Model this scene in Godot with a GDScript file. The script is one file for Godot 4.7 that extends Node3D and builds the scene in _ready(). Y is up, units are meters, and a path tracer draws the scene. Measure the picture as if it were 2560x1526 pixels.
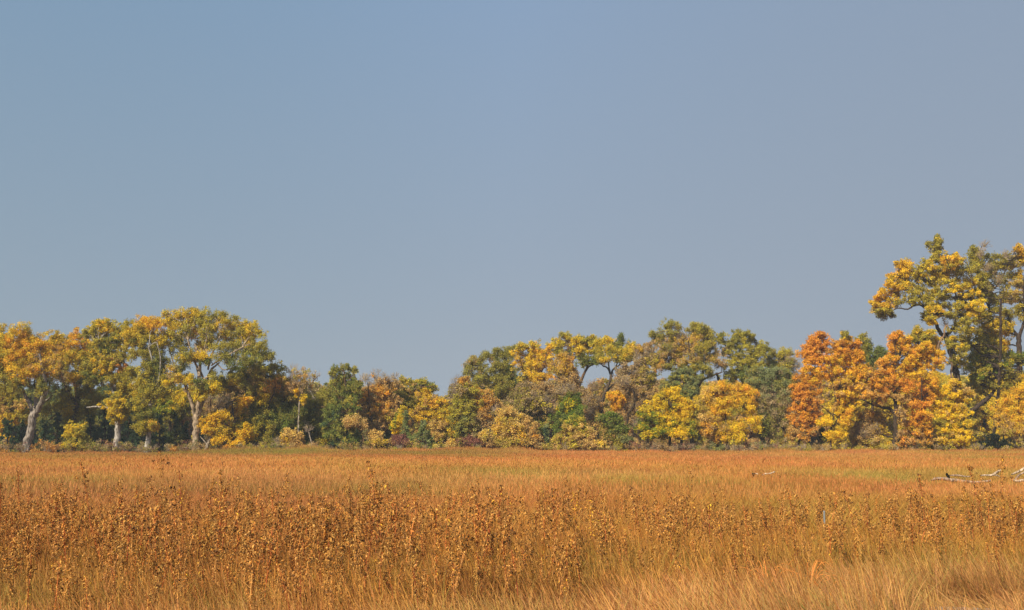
extends Node3D
# A tallgrass meadow in October in front of a line of cottonwoods, maples, oaks and junipers.
# Sites and outlines were measured on the photograph (2560 x 1526) and are turned into metres once, here, from its focal length.

const FOCAL := 2745.0
const EYE := Vector3(0, 1.9, 0)
const TILT := 0.1207
const WOOD_EDGE := 116.0

var rng := RandomNumberGenerator.new()
var look := Basis(Vector3.RIGHT, TILT)
var roll := FastNoiseLite.new()      # rise and fall of the ground
var tone_wide := FastNoiseLite.new() # large patches of grass colour
var tone_fine := FastNoiseLite.new()
var leaf_mat: StandardMaterial3D
var needle_mat: StandardMaterial3D
var bark_mat: StandardMaterial3D
var grass_mat: StandardMaterial3D
var weed_mat: StandardMaterial3D
var sprays := {}
var taken := {}

# leaf colours, sRGB, as the leaves are
const TINT := {
	"Y": Color(0.97, 0.85, 0.18), "G": Color(0.95, 0.81, 0.21), "O": Color(0.94, 0.72, 0.22), "R": Color(0.92, 0.66, 0.25),
	"B": Color(0.82, 0.68, 0.41), "T": Color(0.76, 0.67, 0.50), "L": Color(0.80, 0.74, 0.25), "N": Color(0.66, 0.63, 0.27),
	"D": Color(0.50, 0.54, 0.25), "E": Color(0.28, 0.37, 0.26), "K": Color(0.15, 0.19, 0.13), "V": Color(0.50, 0.59, 0.20),
	"M": Color(0.58, 0.39, 0.33), "S": Color(0.57, 0.60, 0.39), "P": Color(0.91, 0.79, 0.46), "w": Color(0.72, 0.65, 0.57)}


func _ready() -> void:
	# camera, sky, sun, exposure
	var cam := Camera3D.new(); cam.name = "camera"; cam.transform = Transform3D(look, EYE)
	cam.fov = rad_to_deg(2.0 * atan(763.0 / FOCAL)); cam.near = 0.1; cam.far = 4000.0
	add_child(cam); cam.current = true
	var env := Environment.new(); env.background_mode = Environment.BG_SKY
	env.sky = Sky.new(); env.sky.sky_material = hazy_sky()
	env.background_energy_multiplier = 0.77
	env.tonemap_mode = Environment.TONE_MAPPER_LINEAR; env.tonemap_exposure = 1.3
	env.sdfgi_enabled = true; env.ssao_enabled = true; env.ssil_enabled = true
	env.fog_enabled = true; env.fog_density = 0.0004; env.fog_light_color = Color(0.86, 0.90, 0.94)   # October haze over the far side of the meadow
	var we := WorldEnvironment.new(); we.name = "world"; we.environment = env; add_child(we)
	var sun := DirectionalLight3D.new(); sun.name = "sun"
	var az := deg_to_rad(37.0); var el := deg_to_rad(38.0)   # behind the photographer, to his left
	sun.basis = Basis.looking_at(-Vector3(-sin(az) * cos(el), sin(el), cos(az) * cos(el)))
	sun.light_energy = 1.6; sun.light_color = Color(1.0, 0.94, 0.84); sun.light_angular_distance = 0.5; sun.shadow_enabled = true
	add_child(sun)

	rng.seed = 20231012
	roll.seed = 5; roll.frequency = 0.018; tone_wide.seed = 11; tone_wide.frequency = 0.035; tone_fine.seed = 23; tone_fine.frequency = 0.35
	materials()
	for k in 4:
		sprays["leaf%d" % k] = leaf_spray(15, 0.46, 0.33)
		sprays["needle%d" % k] = needle_spray(22)
		sprays["twig%d" % k] = twig_spray(9)
	ground()
	far_woods()
	trees()
	undergrowth()
	grasses()
	weeds()
	logs_and_posts()


# ---------------------------------------------------------------- places, names, colours
func at(px: float, py: float, d: float) -> Vector3:
	var v := look * Vector3((px - 1280.0) / FOCAL, (763.0 - py) / FOCAL, -1.0)
	return EYE + v * (d / -v.z)

func across(px: float, d: float) -> float:
	return (px - 1280.0) / FOCAL * d * 0.9995

func height_at(x: float, z: float) -> float:
	return roll.get_noise_2d(x, z) * 0.16 * clampf((-z - 6.0) / 12.0, 0.0, 1.0) * clampf((200.0 + z) / 40.0, 0.0, 1.0) * clampf((155.0 - absf(x)) / 20.0, 0.0, 1.0)

func lin(c: Color) -> Color:
	return c.srgb_to_linear()

func numbered(called: String) -> String:
	taken[called] = taken.get(called, -1) + 1
	return called if taken[called] == 0 else "%s_%03d" % [called, taken[called]]

func thing(called: String, label: String, category: String, where: Vector3, group := "") -> Node3D:
	var o := Node3D.new(); o.name = numbered(called); add_child(o); o.position = where
	o.set_meta("label", label); o.set_meta("category", category)
	if group: o.set_meta("group", group)
	return o

func part(called: String, mesh: Mesh, mat: Material, parent: Node3D) -> MeshInstance3D:
	var o := MeshInstance3D.new(); o.name = called; o.mesh = mesh; o.material_override = mat
	parent.add_child(o, true)
	return o

func many(called: String, mesh: Mesh, mat: Material, rows: PackedFloat32Array, parent: Node3D) -> MultiMeshInstance3D:
	var mm := MultiMesh.new(); mm.transform_format = MultiMesh.TRANSFORM_3D; mm.use_colors = true
	mm.mesh = mesh; mm.instance_count = rows.size() / 16; mm.buffer = rows
	var o := MultiMeshInstance3D.new(); o.name = called; o.multimesh = mm; o.material_override = mat
	o.set_meta("kind", "stuff"); parent.add_child(o, true)
	return o

func row(rows: PackedFloat32Array, b: Basis, p: Vector3, c: Color) -> void:
	rows.append_array([b.x.x, b.y.x, b.z.x, p.x, b.x.y, b.y.y, b.z.y, p.y, b.x.z, b.y.z, b.z.z, p.z, c.r, c.g, c.b, 1.0])

func any_dir() -> Vector3:
	var y := rng.randf_range(-1, 1); var a := rng.randf() * TAU; var s := sqrt(1.0 - y * y)
	return Vector3(s * cos(a), y, s * sin(a))

func any_turn(s: float) -> Basis:
	return Basis(any_dir(), rng.randf() * TAU).scaled(Vector3(s, s, s))


# ---------------------------------------------------------------- meshes
class Heap:
	var v := PackedVector3Array()
	var n := PackedVector3Array()
	var c := PackedColorArray()
	var i := PackedInt32Array()
	func done(smooth: bool) -> ArrayMesh:
		var a := []; a.resize(Mesh.ARRAY_MAX)
		a[Mesh.ARRAY_VERTEX] = v; a[Mesh.ARRAY_COLOR] = c; a[Mesh.ARRAY_INDEX] = i
		if smooth: a[Mesh.ARRAY_NORMAL] = n
		var m := ArrayMesh.new(); m.add_surface_from_arrays(Mesh.PRIMITIVE_TRIANGLES, a)
		return m

func leaf(h: Heap, p: Vector3, along: Vector3, side: Vector3, length: float, width: float, c: Color) -> void:
	# a leaf: two halves folded a little along the midrib
	var f := h.v.size(); var up := along.cross(side).normalized() * width * 0.22
	h.v.append_array([p, p + along * length * 0.45 + side * width * 0.5 + up, p + along * length, p + along * length * 0.45 - side * width * 0.5 + up])
	for k in 4: h.c.append(c)
	h.i.append_array([f, f + 1, f + 2, f, f + 2, f + 3])

func leaf_spray(count: int, length: float, width: float) -> ArrayMesh:
	# a twig end with its leaves, about 1 in radius; colours vary from leaf to leaf
	var h := Heap.new()
	for k in count:
		var p := any_dir() * pow(rng.randf(), 0.5) * Vector3(1, 0.75, 1)
		var nrm := (any_dir() + Vector3(0, 0.7, 0) + p * 0.6).normalized()
		var along := nrm.cross(any_dir()).normalized(); var t := rng.randf_range(0.60, 1.30)
		var s := rng.randf_range(0.7, 1.25)
		leaf(h, p, along, nrm.cross(along), length * s, width * s, Color(t, t * rng.randf_range(0.88, 1.1), t * rng.randf_range(0.7, 1.2)))
	return h.done(false)

func needle_spray(count: int) -> ArrayMesh:
	var h := Heap.new()
	for k in count:
		var d := (any_dir() + Vector3(0, 0.45, 0)).normalized(); var t := rng.randf_range(0.7, 1.3)
		leaf(h, d * rng.randf_range(0.0, 0.35), d, d.cross(any_dir()).normalized(), rng.randf_range(0.6, 1.0), rng.randf_range(0.13, 0.22), Color(t, t, t * rng.randf_range(0.8, 1.1)))
	return h.done(false)

func stick(h: Heap, a: Vector3, b: Vector3, r: float, c: Color) -> void:
	var f := h.v.size(); var d := (b - a).normalized(); var s := d.cross(Vector3(0.31, 0.2, 0.93)).normalized()
	for k in 3: h.v.append(a + s.rotated(d, TAU * k / 3.0) * r)
	h.v.append(b)
	for k in 4: h.c.append(c)
	h.i.append_array([f, f + 1, f + 3, f + 1, f + 2, f + 3, f + 2, f, f + 3])

func twig_spray(count: int) -> ArrayMesh:
	# bare twigs that fork, growing along +y, with a few leaves that still hang on
	var h := Heap.new()
	for k in count:
		var d := (any_dir() * 0.75 + Vector3(0, 1, 0)).normalized(); var a := d * rng.randf_range(0, 0.2); var e := a + d * rng.randf_range(0.6, 1.1)
		var t := rng.randf_range(0.75, 1.15)
		stick(h, a, e, 0.018, Color(t, t, t))
		for j in 3:
			var m := a.lerp(e, rng.randf_range(0.3, 0.9)); var d2 := (d + any_dir() * 0.8).normalized()
			stick(h, m, m + d2 * rng.randf_range(0.25, 0.5), 0.012, Color(t, t, t))
		if k % 2 == 0:
			leaf(h, e * 0.8, any_dir(), any_dir().cross(d).normalized(), 0.16, 0.11, Color(t * 1.5, t * 1.15, t * 0.5))
	return h.done(false)

func tube(h: Heap, pts: Array, radii: Array, sides: int, c: Color, rough := 0.1) -> void:
	# a limb: a ring of vertices round each point, uneven like bark; flares are given by the radii
	var f := h.v.size(); var n := pts.size(); var u := Vector3.RIGHT
	for k in n:
		var d: Vector3 = (pts[mini(k + 1, n - 1)] - pts[maxi(k - 1, 0)]).normalized()
		u = (u - d * u.dot(d))
		u = (Vector3.FORWARD - d * d.z * -1.0).normalized() if u.length() < 0.05 else u.normalized()
		for j in sides:
			var o := u.rotated(d, TAU * j / sides); var t := rng.randf_range(0.9, 1.1)
			h.v.append(pts[k] + o * radii[k] * (1.0 + rough * rng.randf_range(-1, 1))); h.n.append(o); h.c.append(Color(c.r * t, c.g * t, c.b * t))
	for k in n - 1:
		for j in sides:
			var a := f + k * sides + j; var b := f + k * sides + (j + 1) % sides
			h.i.append_array([a, a + sides, b, b, a + sides, b + sides])
	# closed ends
	for e in [0, n - 1]:
		var m := h.v.size(); var d2: Vector3 = (pts[1] - pts[0]) if e else (pts[0] - pts[1])
		h.v.append(pts[e]); h.n.append(d2.normalized()); h.c.append(c)
		for j in sides:
			var a: int = f + e * sides + j; var b: int = f + e * sides + (j + 1) % sides
			h.i.append_array([m, a, b] if e == 0 else [m, b, a])

func bent(pts: Array, radii: Array, wob: float) -> Array:
	# a polyline made smooth (Catmull-Rom, four steps a piece) with a little waver
	var out := []; var rr := []; var n := pts.size()
	for k in n - 1:
		var a: Vector3 = pts[maxi(k - 1, 0)]; var b: Vector3 = pts[k]; var c: Vector3 = pts[k + 1]; var d: Vector3 = pts[mini(k + 2, n - 1)]
		for s in 4:
			var t := s / 4.0
			out.append(b.cubic_interpolate(c, a, d, t) + (any_dir() * wob * radii[k] if k + s > 0 else Vector3.ZERO)); rr.append(lerpf(radii[k], radii[k + 1], t))
	out.append(pts[n - 1]); rr.append(radii[n - 1])
	return [out, rr]


# ---------------------------------------------------------------- materials
func noise_tex(freq: float, ramp: Array, size := 256, sd := 1, octaves := 5) -> NoiseTexture2D:
	var n := FastNoiseLite.new(); n.seed = sd; n.frequency = freq; n.fractal_octaves = octaves
	var t := NoiseTexture2D.new(); t.noise = n; t.width = size; t.height = size; t.seamless = true
	if ramp:
		var g := Gradient.new(); var o := PackedFloat32Array(); var c := PackedColorArray()
		for k in ramp.size():
			o.append(k / float(ramp.size() - 1)); c.append(ramp[k])
		g.offsets = o; g.colors = c; t.color_ramp = g
	return t

func plant_mat(called: String, rough: float, through: float) -> StandardMaterial3D:
	var m := StandardMaterial3D.new(); m.resource_name = called; m.vertex_color_use_as_albedo = true; m.roughness = rough; m.metallic_specular = 0.3
	m.cull_mode = BaseMaterial3D.CULL_DISABLED
	if through > 0.0:
		m.backlight_enabled = true; m.backlight = Color(through, through, through)
	return m

func materials() -> void:
	leaf_mat = plant_mat("leaf", 0.6, 0.8)
	needle_mat = plant_mat("needle", 0.7, 0.35)
	grass_mat = plant_mat("dry_grass", 0.7, 0.6)
	weed_mat = plant_mat("dry_weed", 0.8, 0.3)
	bark_mat = plant_mat("bark", 0.95, 0.0)
	bark_mat.uv1_triplanar = true; bark_mat.uv1_scale = Vector3(0.75, 0.16, 0.75)
	bark_mat.albedo_texture = noise_tex(0.03, [Color(0.22, 0.20, 0.18), Color(0.62, 0.60, 0.57), Color(0.95, 0.94, 0.92), Color(1, 1, 1)], 256, 3)
	bark_mat.heightmap_enabled = true; bark_mat.heightmap_texture = noise_tex(0.035, [], 256, 4); bark_mat.heightmap_scale = 9.0

func hazy_sky() -> PanoramaSkyMaterial:
	# a clear, slightly milky autumn sky: bluest overhead, pale at the horizon, milkier to the right of north
	var w := 512; var hgt := 256; var im := Image.create(w, hgt, false, Image.FORMAT_RGBF)
	for y in hgt:
		var e := (0.5 - (y + 0.5) / hgt) * 180.0
		var t := clampf((e - 4.0) / 18.5, 0.0, 1.0); var z := clampf((e - 22.5) / 67.5, 0.0, 1.0)
		for x in w:
			var a := (x + 0.5) / w * 360.0   # from north, clockwise
			if a > 180.0: a -= 360.0
			var s := sin(deg_to_rad(clampf(a * 3.2, -90, 90))) * clampf((130.0 - absf(a)) / 90.0, 0.0, 1.0)
			var low := Color8(158, 170, 183).lerp(Color8(151, 166, 179) if s < 0.0 else Color8(155, 166, 179), absf(s))
			var mid := Color8(138, 162, 191).lerp(Color8(127, 155, 182) if s < 0.0 else Color8(141, 159, 182), absf(s))
			var c := low.lerp(mid, pow(t, 0.9)).lerp(Color(0.42, 0.54, 0.69), z)
			if e < 0.0: c = low.lerp(Color(0.45, 0.36, 0.25), clampf(-e / 4.0, 0.0, 1.0))
			im.set_pixel(x, y, lin(c))
	var m := PanoramaSkyMaterial.new(); m.panorama = ImageTexture.create_from_image(im)
	return m


# ---------------------------------------------------------------- ground
func ground() -> void:
	var xs := [-2500.0, -900.0, -400.0, -200.0]; var zs := [400.0, 150.0, 60.0]
	for k in 81: xs.append(-160.0 + 4.0 * k)
	xs.append_array([200.0, 400.0, 900.0, 2500.0])
	for k in 61: zs.append(20.0 - 4.0 * k)
	zs.append_array([-280.0, -500.0, -1000.0, -3000.0])
	var h := Heap.new(); var w := xs.size()
	for z in zs:
		for x in xs: h.v.append(Vector3(x, height_at(x, z), z)); h.n.append(Vector3.UP); h.c.append(Color.WHITE)
	for r in zs.size() - 1:
		for k in w - 1:
			var a := r * w + k
			h.i.append_array([a, a + w, a + 1, a + 1, a + w, a + w + 1])
	var m := StandardMaterial3D.new(); m.resource_name = "meadow_soil"; m.roughness = 1.0; m.metallic_specular = 0.1
	m.uv1_triplanar = true; m.uv1_world_triplanar = true; m.uv1_scale = Vector3(0.21, 0.21, 0.21)
	m.albedo_texture = noise_tex(0.02, [Color(0.30, 0.20, 0.10), Color(0.50, 0.34, 0.17), Color(0.64, 0.45, 0.24)], 512, 8)
	var g := part("ground", h.done(true), m, self); g.set_meta("kind", "structure")


# ---------------------------------------------------------------- trees
func tint_of(keys: String, first: float) -> Color:
	var c: Color = TINT[keys[0]] if keys.length() == 1 or rng.randf() < first else TINT[keys[1]]
	return lin(c)

func foliage_lobe(rows: Dictionary, centre: Vector3, rad: Vector3, keys: String, dens: float, kind: String, size: float, other := "") -> Array:
	# one bough's leaves: a dozen or so clumps on and inside an ellipsoid, each a cloud of sprays; gives back the clumps
	var clumps := []
	if kind == "twig":
		var count := int(rad.x * rad.y * 9.0 * dens) + 5
		for k in count:
			var o := any_dir() * pow(rng.randf(), 0.6)
			var up := (o + Vector3(0, 0.9, 0) + any_dir() * 0.3).normalized(); var side := up.cross(any_dir()).normalized()
			var s := rng.randf_range(0.55, 1.0) * size
			row(rows.twig, Basis(side * s, up * s, side.cross(up) * s), centre + o * rad - up * s * 0.4, tint_of("wT" if keys == "w" else keys, 0.75) * rng.randf_range(0.8, 1.2))
		return clumps
	var n := clampi(int(rad.x * rad.y * 20.0) + 10, 10, 170)
	for k in n:
		var far := pow(rng.randf(), 0.62) * 1.5; var o := any_dir() * far
		var p := centre + o * rad + Vector3(0, 0, rng.randf_range(-0.5, 0.5))
		var r := rng.randf_range(0.15, 0.31) * size * clampf(minf(rad.x, rad.y) * 1.1, 0.5, 1.2) * (1.15 - 0.35 * far)
		var c := tint_of(other if other and rng.randf() < 0.25 else keys, 0.62) * rng.randf_range(0.76, 1.2)
		clumps.append(p)
		var m := int(24.0 * dens * r * r / 0.12) + 2
		for j in m:
			var q := any_dir() * (pow(rng.randf(), 0.5) * 1.15 if rng.randf() < 0.72 else rng.randf_range(0.9, 1.75)) * r * Vector3(1.1, 0.85, 1.1)
			var b := any_turn(rng.randf_range(0.20, 0.34) * (size if kind == "leaf" else size * 1.15)); var t := rng.randf_range(0.68, 1.28)
			if rng.randf() < 0.55: c = c.lerp(tint_of(keys, 0.5) * rng.randf_range(0.85, 1.15), 0.8)
			row(rows[kind], b, p + q, Color(c.r * t, c.g * t * rng.randf_range(0.94, 1.06), c.b * t))
	return clumps

# A tree. stems: polylines «x,y,radius ...» in photograph pixels, parted by «|», the first one the trunk, which starts in the ground.
# lobes: «x,y,rx,ry,colours[,density]» in pixels; colours w is a spray of bare twigs. kind: leaf or needle.
func tree(called: String, label: String, category: String, group: String, d: float, stems: String, lobes: String, kind := "leaf", bark := Color(0.50, 0.45, 0.40), size := 1.0) -> Node3D:
	var L := []; var lo := 1e9; var hi := -1e9
	for s in lobes.split(" ", false):
		var f := s.split(",")
		L.append([f[0].to_float(), f[1].to_float(), f[2].to_float(), f[3].to_float(), f[4], f[5].to_float() if f.size() > 5 else 1.0, float(L.size())])
		lo = minf(lo, L[-1][0] - L[-1][2]); hi = maxf(hi, L[-1][0] + L[-1][2])
	if kind == "leaf" and called != "snag":
		# foliage that bridges neighbouring boughs
		for k in L.size():
			for m in range(k + 1, mini(k + 7, L.size())):
				var p: Array = L[k]; var q: Array = L[m]
				if p[4] == "w" or q[4] == "w" or rng.randf() < (0.62 if called == "cottonwood" else 0.4): continue
				var gap := Vector2((p[0] - q[0]) / (p[2] + q[2]), (p[1] - q[1]) / (p[3] + q[3])).length()
				if gap > 0.65 and gap < 1.12: L.append([(p[0] + q[0]) * 0.5 + rng.randf_range(-2, 2), (p[1] + q[1]) * 0.5 + rng.randf_range(-2, 2), minf(p[2], q[2]) * 0.6, minf(p[3], q[3]) * 0.65, p[4] if rng.randf() < 0.5 else q[4], minf(p[5], q[5]) * 0.75, (k + m) * 0.5])
	if kind == "leaf" and called != "snag":
		# nothing grows as neatly as it was measured: boughs shift a little and sprout ragged tips
		for k in L.size():
			var p: Array = L[k]; var wild := rng.randf_range(0.78, 1.22)
			p[0] += rng.randf_range(-0.22, 0.22) * p[2]; p[1] += rng.randf_range(-0.2, 0.2) * p[3]; p[2] *= wild; p[3] *= rng.randf_range(0.85, 1.1) / sqrt(wild)
			if p[4] != "w" and rng.randf() < 0.5:
				var o := any_dir()
				L.append([p[0] + o.x * p[2] * 1.25, p[1] - absf(o.y) * p[3] * 1.3, p[2] * rng.randf_range(0.2, 0.42), p[3] * rng.randf_range(0.3, 0.55), p[4], p[5] * 0.55, p[6]])
	var given := 0.0
	for l in L: given = maxf(given, l[6])
	var grow := (1.12 if called == "cottonwood" else 1.12) if kind == "leaf" else 1.0
	var px := d / FOCAL; var deep := (hi - lo) * 0.5 * px * 0.62
	var lines := []
	for s in stems.split("|", false):
		var pts := []; var rad := []
		for q in s.split(" ", false):
			var f := q.split(",")
			pts.append(at(f[0].to_float(), f[1].to_float(), d)); rad.append(f[2].to_float() * px)
		lines.append([pts, rad])
	var foot: Vector3
	if lines:
		foot = lines[0][0][0]
	else:
		foot = Vector3(across((lo + hi) * 0.5, d), 0, -d)
	foot.y = height_at(foot.x, foot.z)
	var root := thing(called, label, category, foot, group)
	var skeleton := []   # points that boughs may grow from: [place, radius]
	var bark_c := lin(bark)
	var first := true
	for l in lines:
		if first: l[0][0].y = foot.y - 0.15
		var n: int = l[0].size()
		if not first:    # limbs leave the plane of the trunk a little; their first point stays in it
			var way := rng.randf_range(-0.35, 0.35)
			for k in range(1, n): l[0][k].z += way * l[0][0].distance_to(l[0][k])
		var smooth := bent(l[0], l[1], 0.22)
		if first: smooth[1][0] *= 1.25
		for k in smooth[0].size():
			smooth[0][k] -= foot
			if smooth[0][k].y > 0.6: skeleton.append([smooth[0][k], smooth[1][k]])
		var h := Heap.new(); tube(h, smooth[0], smooth[1], 9, bark_c, 0.09)
		part("trunk" if first else "limb", h.done(true), bark_mat, root)
		first = false
	var boughs := Heap.new()
	if lines.is_empty():
		# a bush: stems fan out from the root
		for k in 4:
			var t: Array = L[rng.randi() % L.size()]
			var e := at(t[0], t[1], d) - foot; e.z += rng.randf_range(-0.4, 0.4)
			var a := Vector3(rng.randf_range(-0.3, 0.3), -0.1, rng.randf_range(-0.3, 0.3))
			var b := bent([a, a.lerp(e, 0.5) + Vector3(0, 0.25, 0), e], [0.05, 0.04, 0.02], 0.5)
			tube(boughs, b[0], b[1], 5, bark_c)
			for q in b[0].size(): skeleton.append([b[0][q], b[1][q]])
	var rows := {"leaf": PackedFloat32Array(), "needle": PackedFloat32Array(), "twig": PackedFloat32Array()}
	var i := 0
	for l in L:
		var back := lerpf(0.55, -0.55, l[6] / maxf(1.0, given)) + rng.randf_range(-0.4, 0.4)
		var rad := Vector3(l[2] * px, l[3] * px, (l[2] + l[3]) * 0.5 * px) * (1.0 if l[4] == "w" else grow)
		var c := at(l[0], l[1], d); c.z += clampf(-back * deep, -4.0, 4.0); c -= foot
		# keep its place in the picture true at its own depth
		var flat := at(l[0], l[1], -(c + foot).z); c = flat - foot
		var clumps := foliage_lobe(rows, c, rad, l[4], l[5], "twig" if l[4] == "w" else kind, size, L[rng.randi() % L.size()][4].replace("w", "T"))
		var best := 1e9; var from: Vector3 = Vector3(0, 0.2, 0); var fr := 0.06
		for s in skeleton:
			var dist: float = c.distance_to(s[0]) + maxf(0.0, s[0].y - c.y) * 1.5
			if dist < best: best = dist; from = s[0]; fr = s[1]
		var r0 := clampf(fr * 0.6, 0.025, 0.11); var mid := from.lerp(c, 0.5) + Vector3(0, 0.12, 0) * best + any_dir() * 0.1 * best
		var way := bent([from, mid, c], [r0, r0 * 0.75, r0 * 0.45], 0.8)
		tube(boughs, way[0], way[1], 5, bark_c)
		for k in mini(clumps.size(), 4 if l[5] > 0.74 else 5):
			var a: Vector3 = way[0][4 + rng.randi() % 5]
			tube(boughs, [a, a.lerp(clumps[k], 0.55) + any_dir() * 0.1, clumps[k]], [r0 * 0.45, r0 * 0.3, 0.008], 4, bark_c)
		i += 1
	part("branchwork", boughs.done(true), bark_mat, root).set_meta("kind", "stuff")
	if rows[kind]: many("crown", sprays[kind + str(rng.randi() % 4)], needle_mat if kind == "needle" else leaf_mat, rows[kind], root)
	if rows.twig: many("bare_twig_crown", sprays["twig" + str(rng.randi() % 4)], leaf_mat, rows.twig, root)
	return root

func far_woods() -> void:
	# the wood goes on behind the first trees: one mass of muted foliage that shows only between them
	var rows := {"leaf": PackedFloat32Array(), "needle": PackedFloat32Array(), "twig": PackedFloat32Array()}
	var keys := ["TB", "BN", "NT", "LN", "TS", "BL", "NL"]
	for px in range(-420, 3000, 20):
		var d := rng.randf_range(166.0, 186.0)
		var n := tone_wide.get_noise_1d(px * 0.9)
		var top := 990.0 if px < 480 else 975.0 if px < 900 else 985.0 if px < 1060 else 1014.0 if px < 1150 else 978.0 if px < 1450 else 1002.0 if px < 1520 else 968.0 if px < 2000 else 958.0
		top += 16.0 * n + rng.randf_range(0, 10)
		var key: String = keys[int(absf(tone_wide.get_noise_1d(px * 0.31 + 500.0)) * 15.0 + rng.randf() * 1.5) % keys.size()]
		if px > 2080: key = ["LY", "LN", "YL"][rng.randi() % 3]
		if px < 480: key = ["DN", "ND", "DE"][rng.randi() % 3]
		var y := top
		while y < 1125.0:
			foliage_lobe(rows, at(px + rng.randf_range(-9, 9), y, d), Vector3(1.6, 1.2, 1.6), key, 0.8, "leaf", 1.35)
			y += rng.randf_range(20, 30)
	var root := Node3D.new(); root.name = "far_woods"; add_child(root); root.set_meta("kind", "stuff"); root.set_meta("category", "woods")
	root.set_meta("label", "muted brown and olive woodland filling the gaps behind the front trees")
	many("foliage", sprays.leaf0, leaf_mat, rows.leaf, root)

func undergrowth() -> void:
	# low brush and saplings' feet along the edge of the wood
	var rows := {"leaf": PackedFloat32Array(), "needle": PackedFloat32Array(), "twig": PackedFloat32Array()}
	for px in range(-300, 2900, 8):
		var d := rng.randf_range(114.8, 119.5); var key: String
		if px < 480: key = ["MB", "MN", "RB", "TN", "NT", "NM"][rng.randi() % 6]
		elif px < 930: key = ["NB", "BT", "LN", "TD"][rng.randi() % 4]
		elif px < 1600: key = ["LP", "NL", "BM", "LB", "TN"][rng.randi() % 5]
		elif px < 1960: key = ["TM", "SN", "BT", "TB"][rng.randi() % 4]
		else: key = ["LP", "LB", "LT", "BT", "LN"][rng.randi() % 4]
		if tone_wide.get_noise_1d(px * 1.7 + 90.0) < -0.1 and rng.randf() < 0.6: continue
		foliage_lobe(rows, at(px + rng.randf_range(-8, 8), rng.randf_range(1112, 1133), d), Vector3(0.55, 0.4, 0.5) * rng.randf_range(0.45, 1.5), key, rng.randf_range(0.25, 0.6), "leaf", 0.75)
		if rng.randf() < 0.5: foliage_lobe(rows, at(px, 1122, d), Vector3(0.5, 0.35, 0.4), "w", 0.5, "twig", 0.7)
	var root := Node3D.new(); root.name = "undergrowth"; add_child(root); root.set_meta("kind", "stuff"); root.set_meta("category", "undergrowth")
	root.set_meta("label", "low mixed brush and brambles along the edge where meadow meets trees")
	many("leaves", sprays.leaf1, leaf_mat, rows.leaf, root)
	many("brush", sprays.twig1, leaf_mat, rows.twig, root)

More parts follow.
